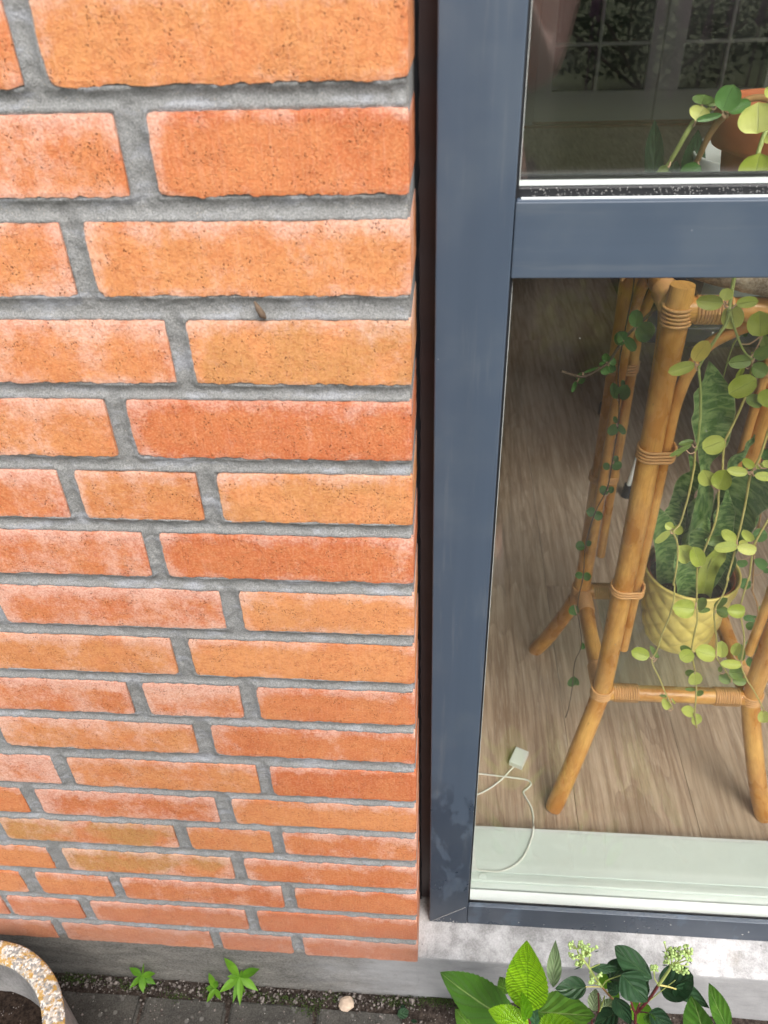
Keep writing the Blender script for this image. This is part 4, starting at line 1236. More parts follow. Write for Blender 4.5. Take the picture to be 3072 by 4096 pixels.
blade([bp(-.035, -.01), at(2, 470, 1450, Y=.40), at(2, 420, 1150, Y=.39), at(2, 340, 920, Y=.385)], [.026, .036, .034, .002], .3)
blade([bp(-.02, .03), at(2, 640, 1100, Y=.44), at(2, 720, 760, Y=.45), at(2, 850, 560, Y=.45), at(2, 740, 350, Y=.44)], [.026, .038, .036, .026, .001], -.4)
blade([bp(-.005, .01), at(2, 800, 1250, Y=.42), at(2, 840, 950, Y=.42), at(2, 980, 700, Y=.42)], [.026, .038, .030, .001], .5)
blade([bp(.0, -.02), at(2, 880, 1500, Y=.385), at(2, 900, 1300, Y=.375), at(2, 960, 1060, Y=.37)], [.024, .036, .034, .001], -.25)
blade([bp(.02, .0), at(2, 1100, 1300, Y=.405), at(2, 1150, 1000, Y=.40), at(2, 1190, 745, Y=.40)], [.024, .030, .028, .002], .35)
blade([bp(.015, -.03), at(2, 980, 1650, Y=.37), at(2, 1100, 1500, Y=.365), at(2, 1190, 1380, Y=.36)], [.018, .026, .020, .004], .1, 'lime')
blade([bp(.042, -.01), at(2, 1190, 1650, Y=.39), at(2, 1280, 1450, Y=.385)], [.02, .032, .006], -.5)
blade([bp(-.012, -.035), at(2, 700, 1750, Y=.36), at(2, 660, 1600, Y=.35), at(2, 650, 1430, Y=.345)], [.022, .032, .030, .006], .3)
blade([bp(-.03, .01), at(2, 560, 1200, Y=.43), at(2, 600, 1000, Y=.43), at(2, 650, 860, Y=.43)], [.024, .036, .030, .001], -.1)
blade([bp(.03, .025), at(2, 1280, 1250, Y=.44), at(2, 1380, 950, Y=.45), at(2, 1450, 700, Y=.46)], [.024, .04, .04, .001], .4)

# ------------------------------------------------------------------ things further in
sp2 = empty('snake_plant', at(0, 2600, 900, Y=.95), 'very dark upright leaf of a snake plant deep in the room', 'house plant')
for (bx, by, tx, ty, w_) in ((330, 2400, 345, 1385, 210), (480, 2400, 600, 1860, 230), (700, 2500, 850, 1500, 260)):
    b = at(6, bx, by, Y=.95); t = at(6, tx, ty, Y=.95)
    add_leaf(sp2, 'dark', b, t, pxw(6, w_, bx, by, .95), shape='blade', nv=14, cup=.2, bend=.02, nu=6)
q0 = at(6, 520, 2400, Y=.95); FZp = q0.z
k = MB(); k.lathe(q0.x + .03, .95, [(.001, FZp - .16), (.08, FZp - .16), (.095, FZp), (.088, FZp), (.001, FZp - .02)], 40)
tag(k.build('plant_pot', M['black'], None, True), 'black pot holding the dark snake plant deep in the room', 'plant pot')
# low table it stands on and white basket with books
wt = empty('side_table', (.66, 1.05, FZ), 'low black side table deep in the room behind the stand', 'table')
k = MB(); tz = FZp - .162; k.box(.36, 1.02, .80, 1.30, tz - .03, tz, .003); k.build('table_top', M['black'], wt)
for a, b in ((.86, 1.10),):
    k = MB(); k.tube([(a, b, FZ), (a, b, tz - .03)], .012, 8); k.build('leg', M['black'], wt, True)
bk = at(6, 1010, 1990, Y=.86); wx = at(6, 800, 1850, Y=.93).x + .100
k = MB(); k.lathe(wx, .93, [(.001, tz + .001), (.075, tz + .001), (.085, bk.z - .02), (.098, bk.z + .012), (.101, bk.z + .010), (.090, bk.z - .025), (.080, tz + .01), (.001, tz + .006)], 60, lambda r, z, a: (r, z + .022 * max(0, math.sin(a + .3)) * (1 if z > bk.z else 0)))
tag(k.build('white_bowl', M['plastic'], None, True), 'white bowl with raised back rim behind the terracotta pot', 'bowl')
for i, (m_, dz, r_) in enumerate((('bookred', .0, .1), ('bookblue', .030, .25))):
    bo = empty('book', (wx + .02, .92, bk.z + dz - .03), ('orange edged book under another in the white bowl', 'dark covered book on top in the white bowl')[i], 'book')
    bo.rotation_euler = (0, 0, r_)
    for nm_, mt_, z0_, z1_, s_ in (('cover', m_, 0, .0025, .0), ('pages', 'paper', .0025, .023, -.004), ('cover', m_, .023, .0255, 0)):
        k = MB(); k.box(-.062 - s_, .062 + s_, -.045 - s_, .045 + s_, z0_, z1_); o = k.build(nm_, M[mt_]); o.parent = bo
# chair with chrome legs
ch = empty('stool', (.72, 1.35, FZ), 'low stool with black seat and thin metal legs deep in the room', 'stool')
f1 = at(0, 2505, 1985, Z=FZ)
k = MB(); k.box(f1.x + .02, f1.x + .46, f1.y - .02, f1.y + .42, .44, .50, .02); k.build('seat', M['black'], ch)
for a, b in ((0, 0), (.48, 0), (0, .42), (.48, .42)):
    e_ = empty('leg', (f1.x + a, f1.y + b, .25), None, None); par(e_, ch)
    k = MB(); k.tube([(f1.x + a, f1.y + b, FZ + .03), (f1.x + .04 + a * .85, f1.y + b, .445)], .006, 8); k.build('tube', M['plastic'], e_, True)
    k = MB(); k.tube([(f1.x + a, f1.y + b, FZ), (f1.x + a + .002, f1.y + b, FZ + .035)], .013, 10); k.build('foot', M['black'], e_, True)

# white charging cable
cb = empty('charging_cable', at(8, 400, 400, Z=FZ), 'thin white cable with a small plug lying on the wooden floor by the window frame', 'cable')
cz = FZ + .0022
def cp(x, y, z): return at(8, x, y, Z=z)
k = MB(); P = [cp(452, 200, cz), cp(430, 222, cz), cp(408, 247, cz), cp(375, 275, cz), cp(335, 303, cz), cp(270, 333, cz), cp(180, 345, cz), cp(150, 300, cz), cp(190, 245, cz), cp(275, 231, cz), cp(340, 237, cz), cp(410, 245, cz + .003), cp(480, 254, cz), cp(520, 262, cz), cp(536, 280, cz), cp(520, 300, cz), cp(500, 318, cz), cp(512, 345, cz), cp(535, 385, cz), cp(546, 430, cz), cp(546, 470, cz + .004), cp(548, 482, FZ + .035), cp(544, 515, .0635), cp(530, 560, .0632), cp(505, 615, .0630), cp(465, 660, .0630), cp(420, 684, .0630), cp(375, 695, .0628), cp(320, 692, .0625), cp(285, 687, .0625), cp(265, 672, .065)]
k.tube(smooth_path(P, 5), .0014, 8); k.build('wire', M['cablemat'], cb, True)
def plug(c, ang, l, w_, h, z):
    k = MB(); k.box(-w_ / 2, w_ / 2, -l / 2, l / 2, 0, h, .0012); o = k.build('plug', M['plastic'])
    o.matrix_basis = Matrix.Translation((c.x, c.y, z)) @ Matrix.Rotation(ang, 4, 'Z'); par(o, cb)
plug(cp(478, 158, FZ + .006), -.42, .034, .024, .012, FZ)
plug(cp(256, 630, .065), .05, .040, .010, .008, .0608)

# ================================================================== ground
gr = tag(bpy.data.objects.new('ground', None), kind='structure'); link(gr)
GZ = -.1300
me_b = MB(); me_b.box(-400, 400, -400, -3.0, GZ - .6, GZ - .004); me_b.box(-400, -1.6, -3.0, .2, GZ - .6, GZ - .004); me_b.box(3.2, 400, -3.0, .2, GZ - .6, GZ - .004); me_b.box(-400, -1.46, .2, 400, GZ - .6, GZ - .006); me_b.box(-400, 400, 8, 400, GZ - .6, GZ - .008)
lw = tag(me_b.build('lawn', M['lawn']), kind='structure')
def so(u, v):
    x = -1.62 + u * 4.84; y = -3.02 + v * 3.03
    if v > .93: y = -.20 + (v - .93) / .07 * .21
    z = GZ - .006 + .0022 * nz(x * 30, y * 30, 0) + .0012 * nz(x * 120, y * 120, 0)
    if y > -.03: z += .006 * (1 - abs(y + .008) / .022) + .004 * abs(nz(x * 14, 1, 1))
    if x > .015: z += .004
    return (x, y, z)
V, Fc = grid_surface(so, 700, 100)
V_ = []
mesh_obj('soil', V, Fc, M['grit'], None, True)['kind'] = 'structure'
pv = tag(bpy.data.objects.new('pavement', None), kind='structure'); link(pv)
pmesh = []
for sdd in range(8):
    bm = bmesh.new(); bmesh.ops.create_cube(bm, size=1)
    for v in bm.verts: v.co = Vector((v.co.x * .1315, v.co.y * .204, v.co.z * .05 - .025))
    bmesh.ops.bevel(bm, geom=[e for e in bm.edges if abs(e.verts[0].co.z) < .02 or abs(e.verts[1].co.z) < .02], offset=.004, segments=2, affect='EDGES')
    rr = random.Random(sdd)
    for v in bm.verts: v.co += Vector((rr.uniform(-.0009, .0009), rr.uniform(-.0009, .0009), rr.uniform(-.0006, .0006)))
    me = bpy.data.meshes.new('paving_stone'); bm.to_mesh(me); bm.free(); me.materials.append(M['paver']); pmesh.append(me)
for j in range(0, 6):
    for i in range(-11, 22):
        if j == 0 and i >= 1: continue
        if j == 1 and 1 <= i < 5: continue
        x_ = -.0205 - .06835 + i * .1367 + (j % 2) * .06835 + (.004 if j else 0)
        o = bpy.data.objects.new('paving_stone', pmesh[(i * 5 + j * 3) % 8]); link(o)
        o.location = (x_, -.018 - .104 - j * .209, GZ + .001 * nz(i * 1.3, j * 1.7, 0)); o.rotation_euler = (.004 * nz(i, j, 3), .004 * nz(i, j, 7), .006 * nz(i * 1.1, j, 9))
        o.parent = pv

# loose grit, gravel and moss along the wall
k = MB(); r4 = random.Random(11)
for i in range(2600):
    if i < 1300: x_ = r4.uniform(-.75, .0); y_ = r4.uniform(-.019, .002); z_ = GZ + .001
    elif i < 1750: x_ = r4.uniform(-.7, .0); y_ = -.02 - abs(r4.gauss(0, .06)); z_ = GZ + .0006
    else: x_ = r4.uniform(.0, .62); y_ = r4.uniform(-.16, .0); z_ = GZ
    s_ = abs(r4.gauss(0, .0009)) + .0004
    if r4.random() < .02: s_ *= 2.2
    n0 = len(k.v); k.ball((x_, y_, z_ + s_ * .3), s_, 5, 3)
    for q in range(n0, len(k.v)):
        a = k.v[q]; k.v[q] = (a[0] + s_ * .3 * r4.uniform(-1, 1), a[1] + s_ * .3 * r4.uniform(-1, 1), a[2] + s_ * .2 * r4.uniform(-1, 1))
n = NT('mixed_grit'); nc = n.mix(n.step(n.noise(n.tc(), 170, 1), .35, .65), (.040, .030, .025), (.23, .20, .18)); n.fin(nc, .9)
tag(k.build('grit', n.m), kind='stuff')['label'] = 'loose grit along the foot of the plinth'
k = MB()
for cx0, cy0, sp_, n_ in ((-.548, -.006, .018, 260), (-.455, -.010, .02, 200), (-.33, -.012, .012, 90), (-.275, -.008, .015, 90), (-.20, -.014, .03, 260), (-.125, -.008, .012, 100), (-.03, -.006, .018, 260), (.03, -.002, .020, 260), (.08, -.002, .03, 220), (-.165, -.026, .012, 120), (-.38, -.02, .014, 90)):
    for i in range(n_):
        x_ = cx0 + r4.gauss(0, sp_); y_ = min(.002, cy0 + r4.gauss(0, .004)); h_ = r4.uniform(.0012, .004); a = r4.random() * 6.28; s_ = r4.uniform(.0006, .0013)
        b = (x_, y_, GZ + .001); n0 = len(k.v)
        k.add([(x_ + s_ * math.cos(a), y_ + s_ * math.sin(a), b[2]), (x_ - s_ * math.cos(a), y_ - s_ * math.sin(a), b[2]), (x_ + s_ * math.sin(a) * 1.2, y_ - s_ * math.cos(a) * 1.2, b[2] + h_), (x_ + r4.uniform(-.001, .001), y_ + s_, b[2] + h_ * .8)], [(0, 1, 2), (0, 1, 3)])
tag(k.build('moss', M['moss']), kind='stuff')

pb = at('X', 675, 520, Z=GZ + .006)
bm = bmesh.new(); bmesh.ops.create_icosphere(bm, subdivisions=2, radius=1)
for v in bm.verts:
    q = 1 + .22 * nz(v.co.x * 1.3, v.co.y * 1.3, v.co.z * 1.3 + 4)
    v.co = Vector((v.co.x * .0118 * q, v.co.y * .0115 * q, v.co.z * .0065 * q))
me = bpy.data.meshes.new('pebble'); bm.to_mesh(me); bm.free(); me.materials.append(M['pebble'])
o = bpy.data.objects.new('pebble', me); o.location = (pb.x, pb.y, GZ + .006); link(o); tag(o, 'single pinkish pebble lying on the pavement below the wall', 'pebble')

# weeds at the foot of the wall
def weed(cx_, cy_, tips, label, h=.022, w0=55):
    def wp(x, y, z):
        q = at('W', x, y, Z=z)
        return q if q.y < -.007 else at('W', x, y, Y=-.007)
    c = wp(cx_, cy_, GZ + h)
    e = empty('weed', (c.x, c.y, GZ), label, 'weed')
    k = MB(); k.tube([(c.x, c.y, GZ - .004), (c.x, c.y, GZ + h)], .0014, 6); k.build('stem', M['weed'], e, True)
    for tx, ty, w_ in tips:
        dz = random.uniform(-.006, .006)
        t = wp(tx, ty, GZ + h + dz)
        m_ = at('W', tx - w_ / 2, ty, Z=GZ + h) - at('W', tx + w_ / 2, ty, Z=GZ + h)
        add_leaf(e, 'weed', c, t, m_.length, shape='lance', nrm=(random.uniform(-.3, .3), -.3, 1), cup=.15, bend=.10, nu=4, nv=9)
weed(275, 250, [(158, 175, 60), (292, 128, 38), (408, 232, 55), (410, 335, 62), (290, 418, 66), (160, 375, 50)], 'small bright green weed by the wall, nearer the planter', .018)
weed(972, 375, [(912, 225, 55), (885, 370, 60), (893, 508, 52), (1028, 485, 45), (990, 295, 50)], 'smallest green weed, just left of the largest one', .012)
weed(1205, 258, [(1058, 82, 72), (1395, 188, 78), (1085, 262, 45), (1010, 412, 78), (1140, 515, 50), (1207, 537, 66), (1380, 398, 74), (1230, 200, 30)], 'largest bright green weed with pointed leaves at the wall foot', .030)
sprig = empty('seedling', at('X', 1215, 600, Z=GZ), 'tiny round leaved seedling in the pavement gap below the corner', 'weed')
for a_, b_, w_ in (((1160, 630), (1270, 590), 85), ((1290, 680), (1350, 690), 30), ((1190, 560), (1235, 545), 40)):
    q1 = at('X', *a_, Z=GZ + .008); q2 = at('X', *b_, Z=GZ + .010)
    add_leaf(sprig, 'dark', q1, q2, w_ * .4219 / 2600, nrm=(0, -.3, 1), nu=4, nv=6)

# ------------------------------------------------------------------ concrete planter
px_, py_, ptop = -.610, -.1880, .050
ph = empty('round_planter', (px_, py_, GZ), 'round aggregate concrete planter with ochre lichen on its rim', 'planter')
def wob(r, z, a): return r + .0008 * nz(math.cos(a) * 5, math.sin(a) * 5, z * 20), z + .0007 * nz(math.cos(a) * 9, math.sin(a) * 9, 5)
k = MB(); k.lathe(px_, py_, [(.150, GZ), (.1545, ptop - .008), (.1545, ptop - .0042)], 120, wob); k.build('outer_wall', M['planter'], ph, True)
k = MB(); k.lathe(px_, py_, [(.1540, ptop - .0050), (.1572, ptop - .003), (.1578, ptop - .001), (.1560, ptop + .001), (.150, ptop + .0018), (.1435, ptop + .002), (.137, ptop + .0017), (.1305, ptop + .0008), (.1288, ptop - .001), (.1285, ptop - .005)], 160, wob); k.build('rim', M['terrazzo'], ph, True)
k = MB(); k.lathe(px_, py_, [(.1288, ptop - .004), (.1268, ptop - .03), (.122, ptop - .12)], 120, wob); k.build('inner_wall', M['planter'], ph, True)
k = MB(); k.lathe(px_, py_, [(.1270, ptop - .088), (.124, ptop - .088), (.10, ptop - .084), (.06, ptop - .088), (.03, ptop - .086), (.0005, ptop - .087)], 90, lambda r, z, a: (r, z + .006 * nz(r * 60 * math.cos(a), r * 60 * math.sin(a), 0) + .003 * nz(r * 300 * math.cos(a), r * 300 * math.sin(a), 3)))
k.build('planter_soil', M['soil'], ph, True)
k = MB()
for i in range(14):
    a = r4.random() * 6.28; rr2 = r4.uniform(.02, .115); c = Vector((px_ + rr2 * math.cos(a), py_ + rr2 * math.sin(a), ptop - .080))
    k.tube(smooth_path([c, c + Vector((r4.uniform(-.02, .02), r4.uniform(-.02, .02), .012)), c + Vector((r4.uniform(-.03, .03), r4.uniform(-.03, .03), .004))], 4), .0005, 4)
k.build('dry_roots', M['stemb'], ph)

# ================================================================== shrubs in front of the window
def sleaf(parent, zn, b, t, w_, Y, mat, dY=0.0, **kw):
    B_ = at(zn, *b, Y=Y); T_ = at(zn, *t, Y=Y + dY)
    W_ = pxw(zn, w_, (b[0] + t[0]) / 2, (b[1] + t[1]) / 2, Y + dY / 2)
    kw.setdefault('nu', 12); kw.setdefault('nv', 34)
    kw.setdefault('shape', 'ovate')
    return add_leaf(parent, mat, B_, T_, W_, **kw)


sh1 = empty('leafy_shrub', (.20, -.13, GZ), 'bright green shrub with large toothed leaves in front of the window sill', 'shrub')
YA = -.080
SR = dict(serr=.022)
sleaf(sh1, 'A', (880, 1120), (28, 525), 470, YA, 'big', -.01, tilt=.25, fold=-.05, cup=.10, bend=.08, **SR)
sleaf(sh1, 'A', (990, 940), (988, 172), 465, YA - .015, 'bright', .02, tilt=-.12, cup=.14, bend=.07, serr=.02, shape='ovate')
sleaf(sh1, 'A', (985, 1040), (925, 738), 150, YA - .03, 'bright', 0, tilt=.5, cup=.1, fold=.5, bend=.15, serr=.05, nv=24)
sleaf(sh1, 'A', (1110, 960), (1740, 1000), 430, YA, 'big', -.02, tilt=-.1, cup=.08, bend=.10, **SR)
sleaf(sh1, 'A', (1010, 1120), (560, 940), 270, YA - .03, 'bright', -.01, tilt=.2, cup=.16, bend=.16, serr=.04)
sleaf(sh1, 'A', (1120, 1200), (1520, 1080), 300, YA - .03, 'bright', -.01, tilt=0, cup=.1, bend=.1, serr=.03)
sleaf(sh1, 'A', (1080, 1160), (1080, 880), 230, YA + .02, 'bluegreen', 0)
sleaf(sh1, 'A', (770, 760), (690, 570), 150, YA + .04, 'big', 0)
sleaf(sh1, 'A', (420, 1200), (195, 930), 210, YA + .03, 'big', 0)
sleaf(sh1, 'A', (1280, 690), (1306, 165), 165, YA + .03, 'sage', .01, cup=.12, fold=.12, bend=.05, shape='lance', serr=.02)
k = MB(); k.tube(smooth_path([at('A', 958, 930, Y=YA - .02), at('A', 985, 1020, Y=YA - .02), at('A', 1015, 1100, Y=YA - .01), at('A', 1050, 1250, Y=YA), (.21, -.12, GZ - .01)], 4), [.0030] * 17, 8)
k.build('stem', M['redstem'], sh1, True)
sh3 = empty('leafy_shrub', (.46, -.13, GZ), 'pair of toothed green leaves at the lower right, before the sill', 'shrub')
sleaf(sh3, 'C', (1130, 1720), (875, 1102), 270, YA, 'big', .01, tilt=.3, fold=.1, **SR)
sleaf(sh3, 'C', (830, 1900), (642, 1272), 420, YA - .02, 'big', .01, tilt=-.3, fold=.12, **SR)
k = MB(); k.tube(smooth_path([at('C', 1130, 1720, Y=YA), at('C', 1000, 1900, Y=YA), (.47, -.13, GZ - .01)], 4), .002, 7); k.tube([at('C', 830, 1900, Y=YA - .02), (.465, -.125, GZ - .01)], .002, 7); k.build('stem', M['redstem'], sh3, True)

sh2 = empty('budding_shrub', (.33, -.08, GZ), 'dark green shrub with pale flower buds and red stems before the sill', 'shrub')
YB = -.072
DK = dict(nu=10, nv=22)
for b, t, w_, dy, m_, y_, kw in [
    ((915, 550), (533, 215), 250, 0, 'dark', YB, dict(tilt=.2, cup=-.10, bend=.12)), ((600, 500), (868, 785), 300, -.01, 'dark', YB - .01, dict(tilt=0, bend=.08)),
    ((245, 635), (-75, 650), 215, 0, 'dark', YB, dict(tilt=.3, bend=.15)), ((290, 445), (600, 450), 95, 0, 'dark', YB, dict(tilt=.2, bend=.10)),
    ((480, 560), (700, 350), 240, .01, 'dark', YB + .012, dict()), ((760, 500), (870, 640), 200, .01, 'dark', YB + .012, dict()),
    ((1000, 660), (1335, 520), 330, 0, 'dark', YB + .012, dict(tilt=-.2, shape='round')), ((1140, 645), (1500, 850), 200, 0, 'dark', YB, dict(tilt=.4, fold=-.25)),
    ((535, 735), (700, 1020), 175, 0, 'dark', YB - .02, dict(tilt=.2, fold=.1)), ((560, 880), (320, 1050), 190, 0, 'dark', YB - .01, dict()),
    ((885, 890), (1150, 1060), 190, 0, 'dark', YB - .01, dict(bend=.15)), ((570, 700), (455, 590), 130, 0, 'dark', YB + .005, dict()), ((860, 720), (850, 560), 66, 0, 'dark', YB + .02, dict()),
    ((425, 650), (460, 460), 140, 0, 'weed', YB + .02, dict()), ((760, 1000), (850, 780), 240, 0, 'weed', YB + .02, dict(shape='round')), ((500, 760), (560, 640), 120, 0, 'weed', YB + .02, dict()), ((430, 880), (450, 800), 60, 0, 'weed', YB + .02, dict()),
    ((320, 880), (340, 650), 140, 0, 'sage', YB + .01, dict()), ((420, 880), (520, 750), 120, 0, 'sage', YB + .01, dict()), ((880, 900), (900, 1060), 120, 0, 'big', YB - .012, dict())]:
    q = dict(DK); q.update(kw)
    sleaf(sh2, 'B', b, t, w_, y_, m_, dy, **q)


def twig(pts, r0, r1, mat, Y=YB):
    P = [at('B', x, y, Y=Y) for x, y in pts]
    pp = smooth_path(P, 4); k = MB(); k.tube(pp, list(np.linspace(r0, r1, len(pp))), 7); k.build('twig', M[mat], sh2, True)
    return pp
twig([(745, 910), (880, 760), (980, 612)], .0021, .0018, 'redstem'); twig([(980, 612), (1040, 530), (1100, 440)], .0020, .0016, 'stemg')
twig([(735, 1300), (740, 1100), (742, 1010), (745, 905)], .0023, .0020, 'redstem'); twig([(745, 905), (720, 850), (700, 780)], .0018, .0014, 'redstem'); twig([(755, 890), (775, 830), (790, 800)], .0014, .001, 'redstem')
twig([(700, 860), (530, 770), (400, 632)], .0016, .0014, 'stemb'); twig([(400, 632), (340, 550), (275, 440), (215, 360), (180, 300)], .0016, .0012, 'stemg'); twig([(400, 632), (300, 630), (235, 632)], .0009, .0006, 'stem')
twig([(400, 632), (450, 570), (520, 540), (610, 510)], .0009, .0006, 'stemg'); twig([(285, 440), (330, 420), (380, 400)], .0009, .0005, 'stemg'); twig([(270, 440), (275, 340), (285, 300)], .0010, .0007, 'stemg')
twig([(980, 612), (1080, 630), (1160, 655)], .0012, .0009, 'stem'); twig([(980, 612), (940, 545), (942, 470)], .0009, .0006, 'stemg'); twig([(890, 770), (1000, 680), (1150, 565)], .0008, .0005, 'stemg')
twig([(335, 1300), (345, 1000), (370, 860), (365, 700)], .0014, .001, 'redstem'); twig([(310, 1300), (300, 1000), (300, 920)], .0012, .001, 'redstem'); twig([(765, 890), (830, 890), (890, 905)], .001, .0008, 'redstem')
twig([(360, 940), (390, 850), (430, 730)], .0012, .001, 'stemg')
def cluster(node, blobs, n_, seed_):
    rr = random.Random(seed_); k = MB(); kb = MB(); N = at('B', *node, Y=YB)
    for (cx_, cy_, rx, ry, share) in blobs:
        hub = at('B', cx_, cy_ + ry * .5, Y=YB)
        k.tube(smooth_path([N, (N + hub) / 2 + Vector((rr.uniform(-.002, .002), 0, 0)), hub], 3), .0008, 5)
        for i in range(int(n_ * share)):
            a = rr.random() * 6.28; q = math.sqrt(rr.random())
            p = at('B', cx_ + rx * q * math.cos(a), cy_ + ry * q * math.sin(a), Y=YB + rr.uniform(-.010, .010))
            k.tube([hub.lerp(p, .0) , hub.lerp(p, .5) + Vector((0, 0, -.001)), p], .00038, 4, False)
            kb.ball(p, rr.uniform(.0013, .0021), 7, 5)
            if rr.random() < .5: kb.ball(p + Vector((0, -.0005, .0016)), .0008, 5, 3)
    k.build('flower_stalks', M['stemg'], sh2, True)
    tag(kb.build('flower_buds', M['bud'], sh2, True), kind='stuff')
cluster((200, 350), [(150, 215, 90, 65, .28), (240, 260, 80, 70, .34), (110, 310, 60, 35, .14), (165, 395, 50, 45, .24), (350, 225, 10, 15, .03)], 78, 1)
cluster((1100, 430), [(1100, 290, 70, 65, .26), (1180, 290, 70, 70, .30), (1270, 265, 60, 60, .24), (1060, 350, 35, 45, .12), (1040, 170, 8, 10, .02), (1290, 330, 35, 40, .1)], 100, 2)
cluster((1110, 430), [(1150, 415, 45, 30, .25), (1200, 455, 70, 40, .4), (1255, 470, 50, 35, .25), (1265, 405, 15, 12, .06)], 46, 3)
cluster((942, 510), [(935, 445, 42, 42, 1.0)], 15, 4)
cluster((400, 620), [(285, 540, 30, 60, .5), (370, 510, 30, 50, .4), (340, 590, 60, 25, .3)], 26, 5)
k = MB()
for a, b in (((370, 262), (330, 275)), ((1325, 405), (1270, 345)), ((1015, 265), (1060, 290)), ((1010, 408), (1065, 415)), ((1125, 210), (1165, 280)), ((115, 458), (190, 425))):
    A_, B_ = at('B', *a, Y=YB), at('B', *b, Y=YB); k.tube([A_, (A_ + B_) / 2, B_], [.0001, .0007, .0004], 5)
k.build('bracts', M['dark'], sh2)

# ================================================================== garden behind the photographer (seen only as reflection)
def bush(loc, rx, ry, rz, n_, mat, label, name='garden_shrub', cat='shrub', flowers=0):
    e = empty(name, loc, label, cat)
    r5 = random.Random(int(loc[0] * 100) + 7); k = MB()
    for i in range(n_):
        while True:
            d = Vector((r5.uniform(-1, 1), r5.uniform(-1, 1), r5.uniform(-1, 1)))
            if .25 < d.length < 1: break
        lump = 1 + .25 * nz(d.x * 2.5 + loc[0], d.y * 2.5, d.z * 2.5)
        c = Vector((loc[0] + d.x * rx * lump, loc[1] + d.y * ry * lump, loc[2] + rz + d.z * rz * lump))
        s_ = r5.uniform(.02, .045); a = Vector((r5.uniform(-1, 1), r5.uniform(-1, 1), r5.uniform(-.6, .6))).normalized(); b = a.cross(Vector((r5.uniform(-1, 1), r5.uniform(-1, 1), r5.uniform(-1, 1)))).normalized()
        k.add([c - a * s_, c + b * s_ * .5, c + a * s_, c - b * s_ * .5], [(0, 1, 2, 3)], [(.5, 0), (1, .5), (.5, 1), (0, .5)])
    k.build('foliage', M[mat], e)
    k = MB(); 
    for i in range(5): k.tube([(loc[0] + .03 * i - .06, loc[1], GZ - .02), (loc[0] + (i - 2) * rx * .3, loc[1] + r5.uniform(-.2, .2), loc[2] + rz * 1.2)], .018, 6)
    k.build('branches', M['stemd'], e)
    for i in range(flowers):
        x_, y_ = loc[0] + r5.uniform(-rx, rx), loc[1] + r5.uniform(.1, ry); z0_ = loc[2] + rz * r5.uniform(.9, 1.6)
        k = MB()
        for q in range(60):
            h_ = q / 60; a = q * 2.4; rr_ = .035 * (1 - h_ * .8)
            k.ball((x_ + rr_ * math.cos(a), y_ + rr_ * math.sin(a), z0_ + h_ * .35), .014 * (1 - .5 * h_), 5, 3)
        k.tube([(x_, y_, GZ), (x_, y_, z0_ + .33)], .006, 5)
        k.build('flower_spike', M['purple'], e)
lb = ['dark green garden shrub, mirrored at the left of the pane', 'purple flowering garden border, mirrored in the pane', 'yellow green garden shrub, mirrored low in the pane', 'tall dark garden shrub, mirrored at the right of the pane', 'broad garden hedge at the end of the lawn', 'long garden hedge beyond the flowering border', 'dense hedge right of the garden']
bush((-1.6, -8.4, GZ), 1.3, .8, .75, 2600, 'hedge', lb[0])
bush((1.9, -8.2, GZ), 1.4, .7, .45, 2600, 'hedge', lb[1], flowers=14)
bush((.75, -2.2, GZ), .50, .35, .10, 500, 'ylw', lb[2])
bush((4.4, -7.8, GZ), 1.3, .9, 1.0, 3200, 'hedge', lb[3], flowers=5)
bush((-4.2, -10.0, GZ), 2.4, .9, 1.2, 4200, 'hedge', lb[4])
bush((2.2, -11.0, GZ), 4.2, .9, 1.25, 5200, 'hedge', lb[5])
bush((7.6, -8.4, GZ), 1.8, 1.8, 1.3, 4200, 'hedge', lb[6])
tt = empty('young_tree', (3.15, -7.2, GZ), 'slender pale trunked tree standing in the garden', 'tree')
k = MB(); k.tube(smooth_path([(3.15, -7.2, GZ - .05), (3.2, -7.2, .6), (3.32, -7.22, 1.4), (3.3, -7.25, 2.2)], 5), [.05 - .0022 * i for i in range(16)], 9); k.build('trunk', M['bark'], tt, True)
k = MB(); r6 = random.Random(4)
for i in range(2200):
    d = Vector((r6.gauss(0, .45), r6.gauss(0, .45), r6.gauss(0, .35))); c = Vector((3.3, -7.25, 2.6)) + d; s_ = r6.uniform(.03, .05)
    a = Vector((r6.uniform(-1, 1), r6.uniform(-1, 1), r6.uniform(-1, 1))).normalized(); b = a.cross(Vector((0, .3, 1))).normalized()
    k.add([c - a * s_, c + b * s_ * .5, c + a * s_, c - b * s_ * .5], [(0, 1, 2, 3)], [(.5, 0), (1, .5), (.5, 1), (0, .5)])
k.build('crown', M['hedge'], tt)

# ================================================================== the photographer (seen mirrored in the pane)
def skin(name, verts, edges, radii, mat, parent=None, sub=2):
    me = bpy.data.meshes.new(name); me.from_pydata(verts, edges, []); o = bpy.data.objects.new(name, me); link(o)
    sk = o.modifiers.new('skin', 'SKIN'); sk.use_smooth_shade = True
    for i, r in enumerate(radii):
        q = me.skin_vertices[0].data[i]; q.radius = r if hasattr(r, '__len__') else (r, r)
    me.skin_vertices[0].data[0].use_root = True
    s_ = o.modifiers.new('sub', 'SUBSURF'); s_.levels = sub; s_.render_levels = sub
    dg = bpy.context.evaluated_depsgraph_get(); nm = bpy.data.meshes.new_from_object(o.evaluated_get(dg)); 
    o.modifiers.clear(); o.data = nm; nm.materials.clear(); nm.materials.append(mat)
    nm.polygons.foreach_set('use_smooth', [True] * len(nm.polygons))
    if parent: par(o, parent)
    return o


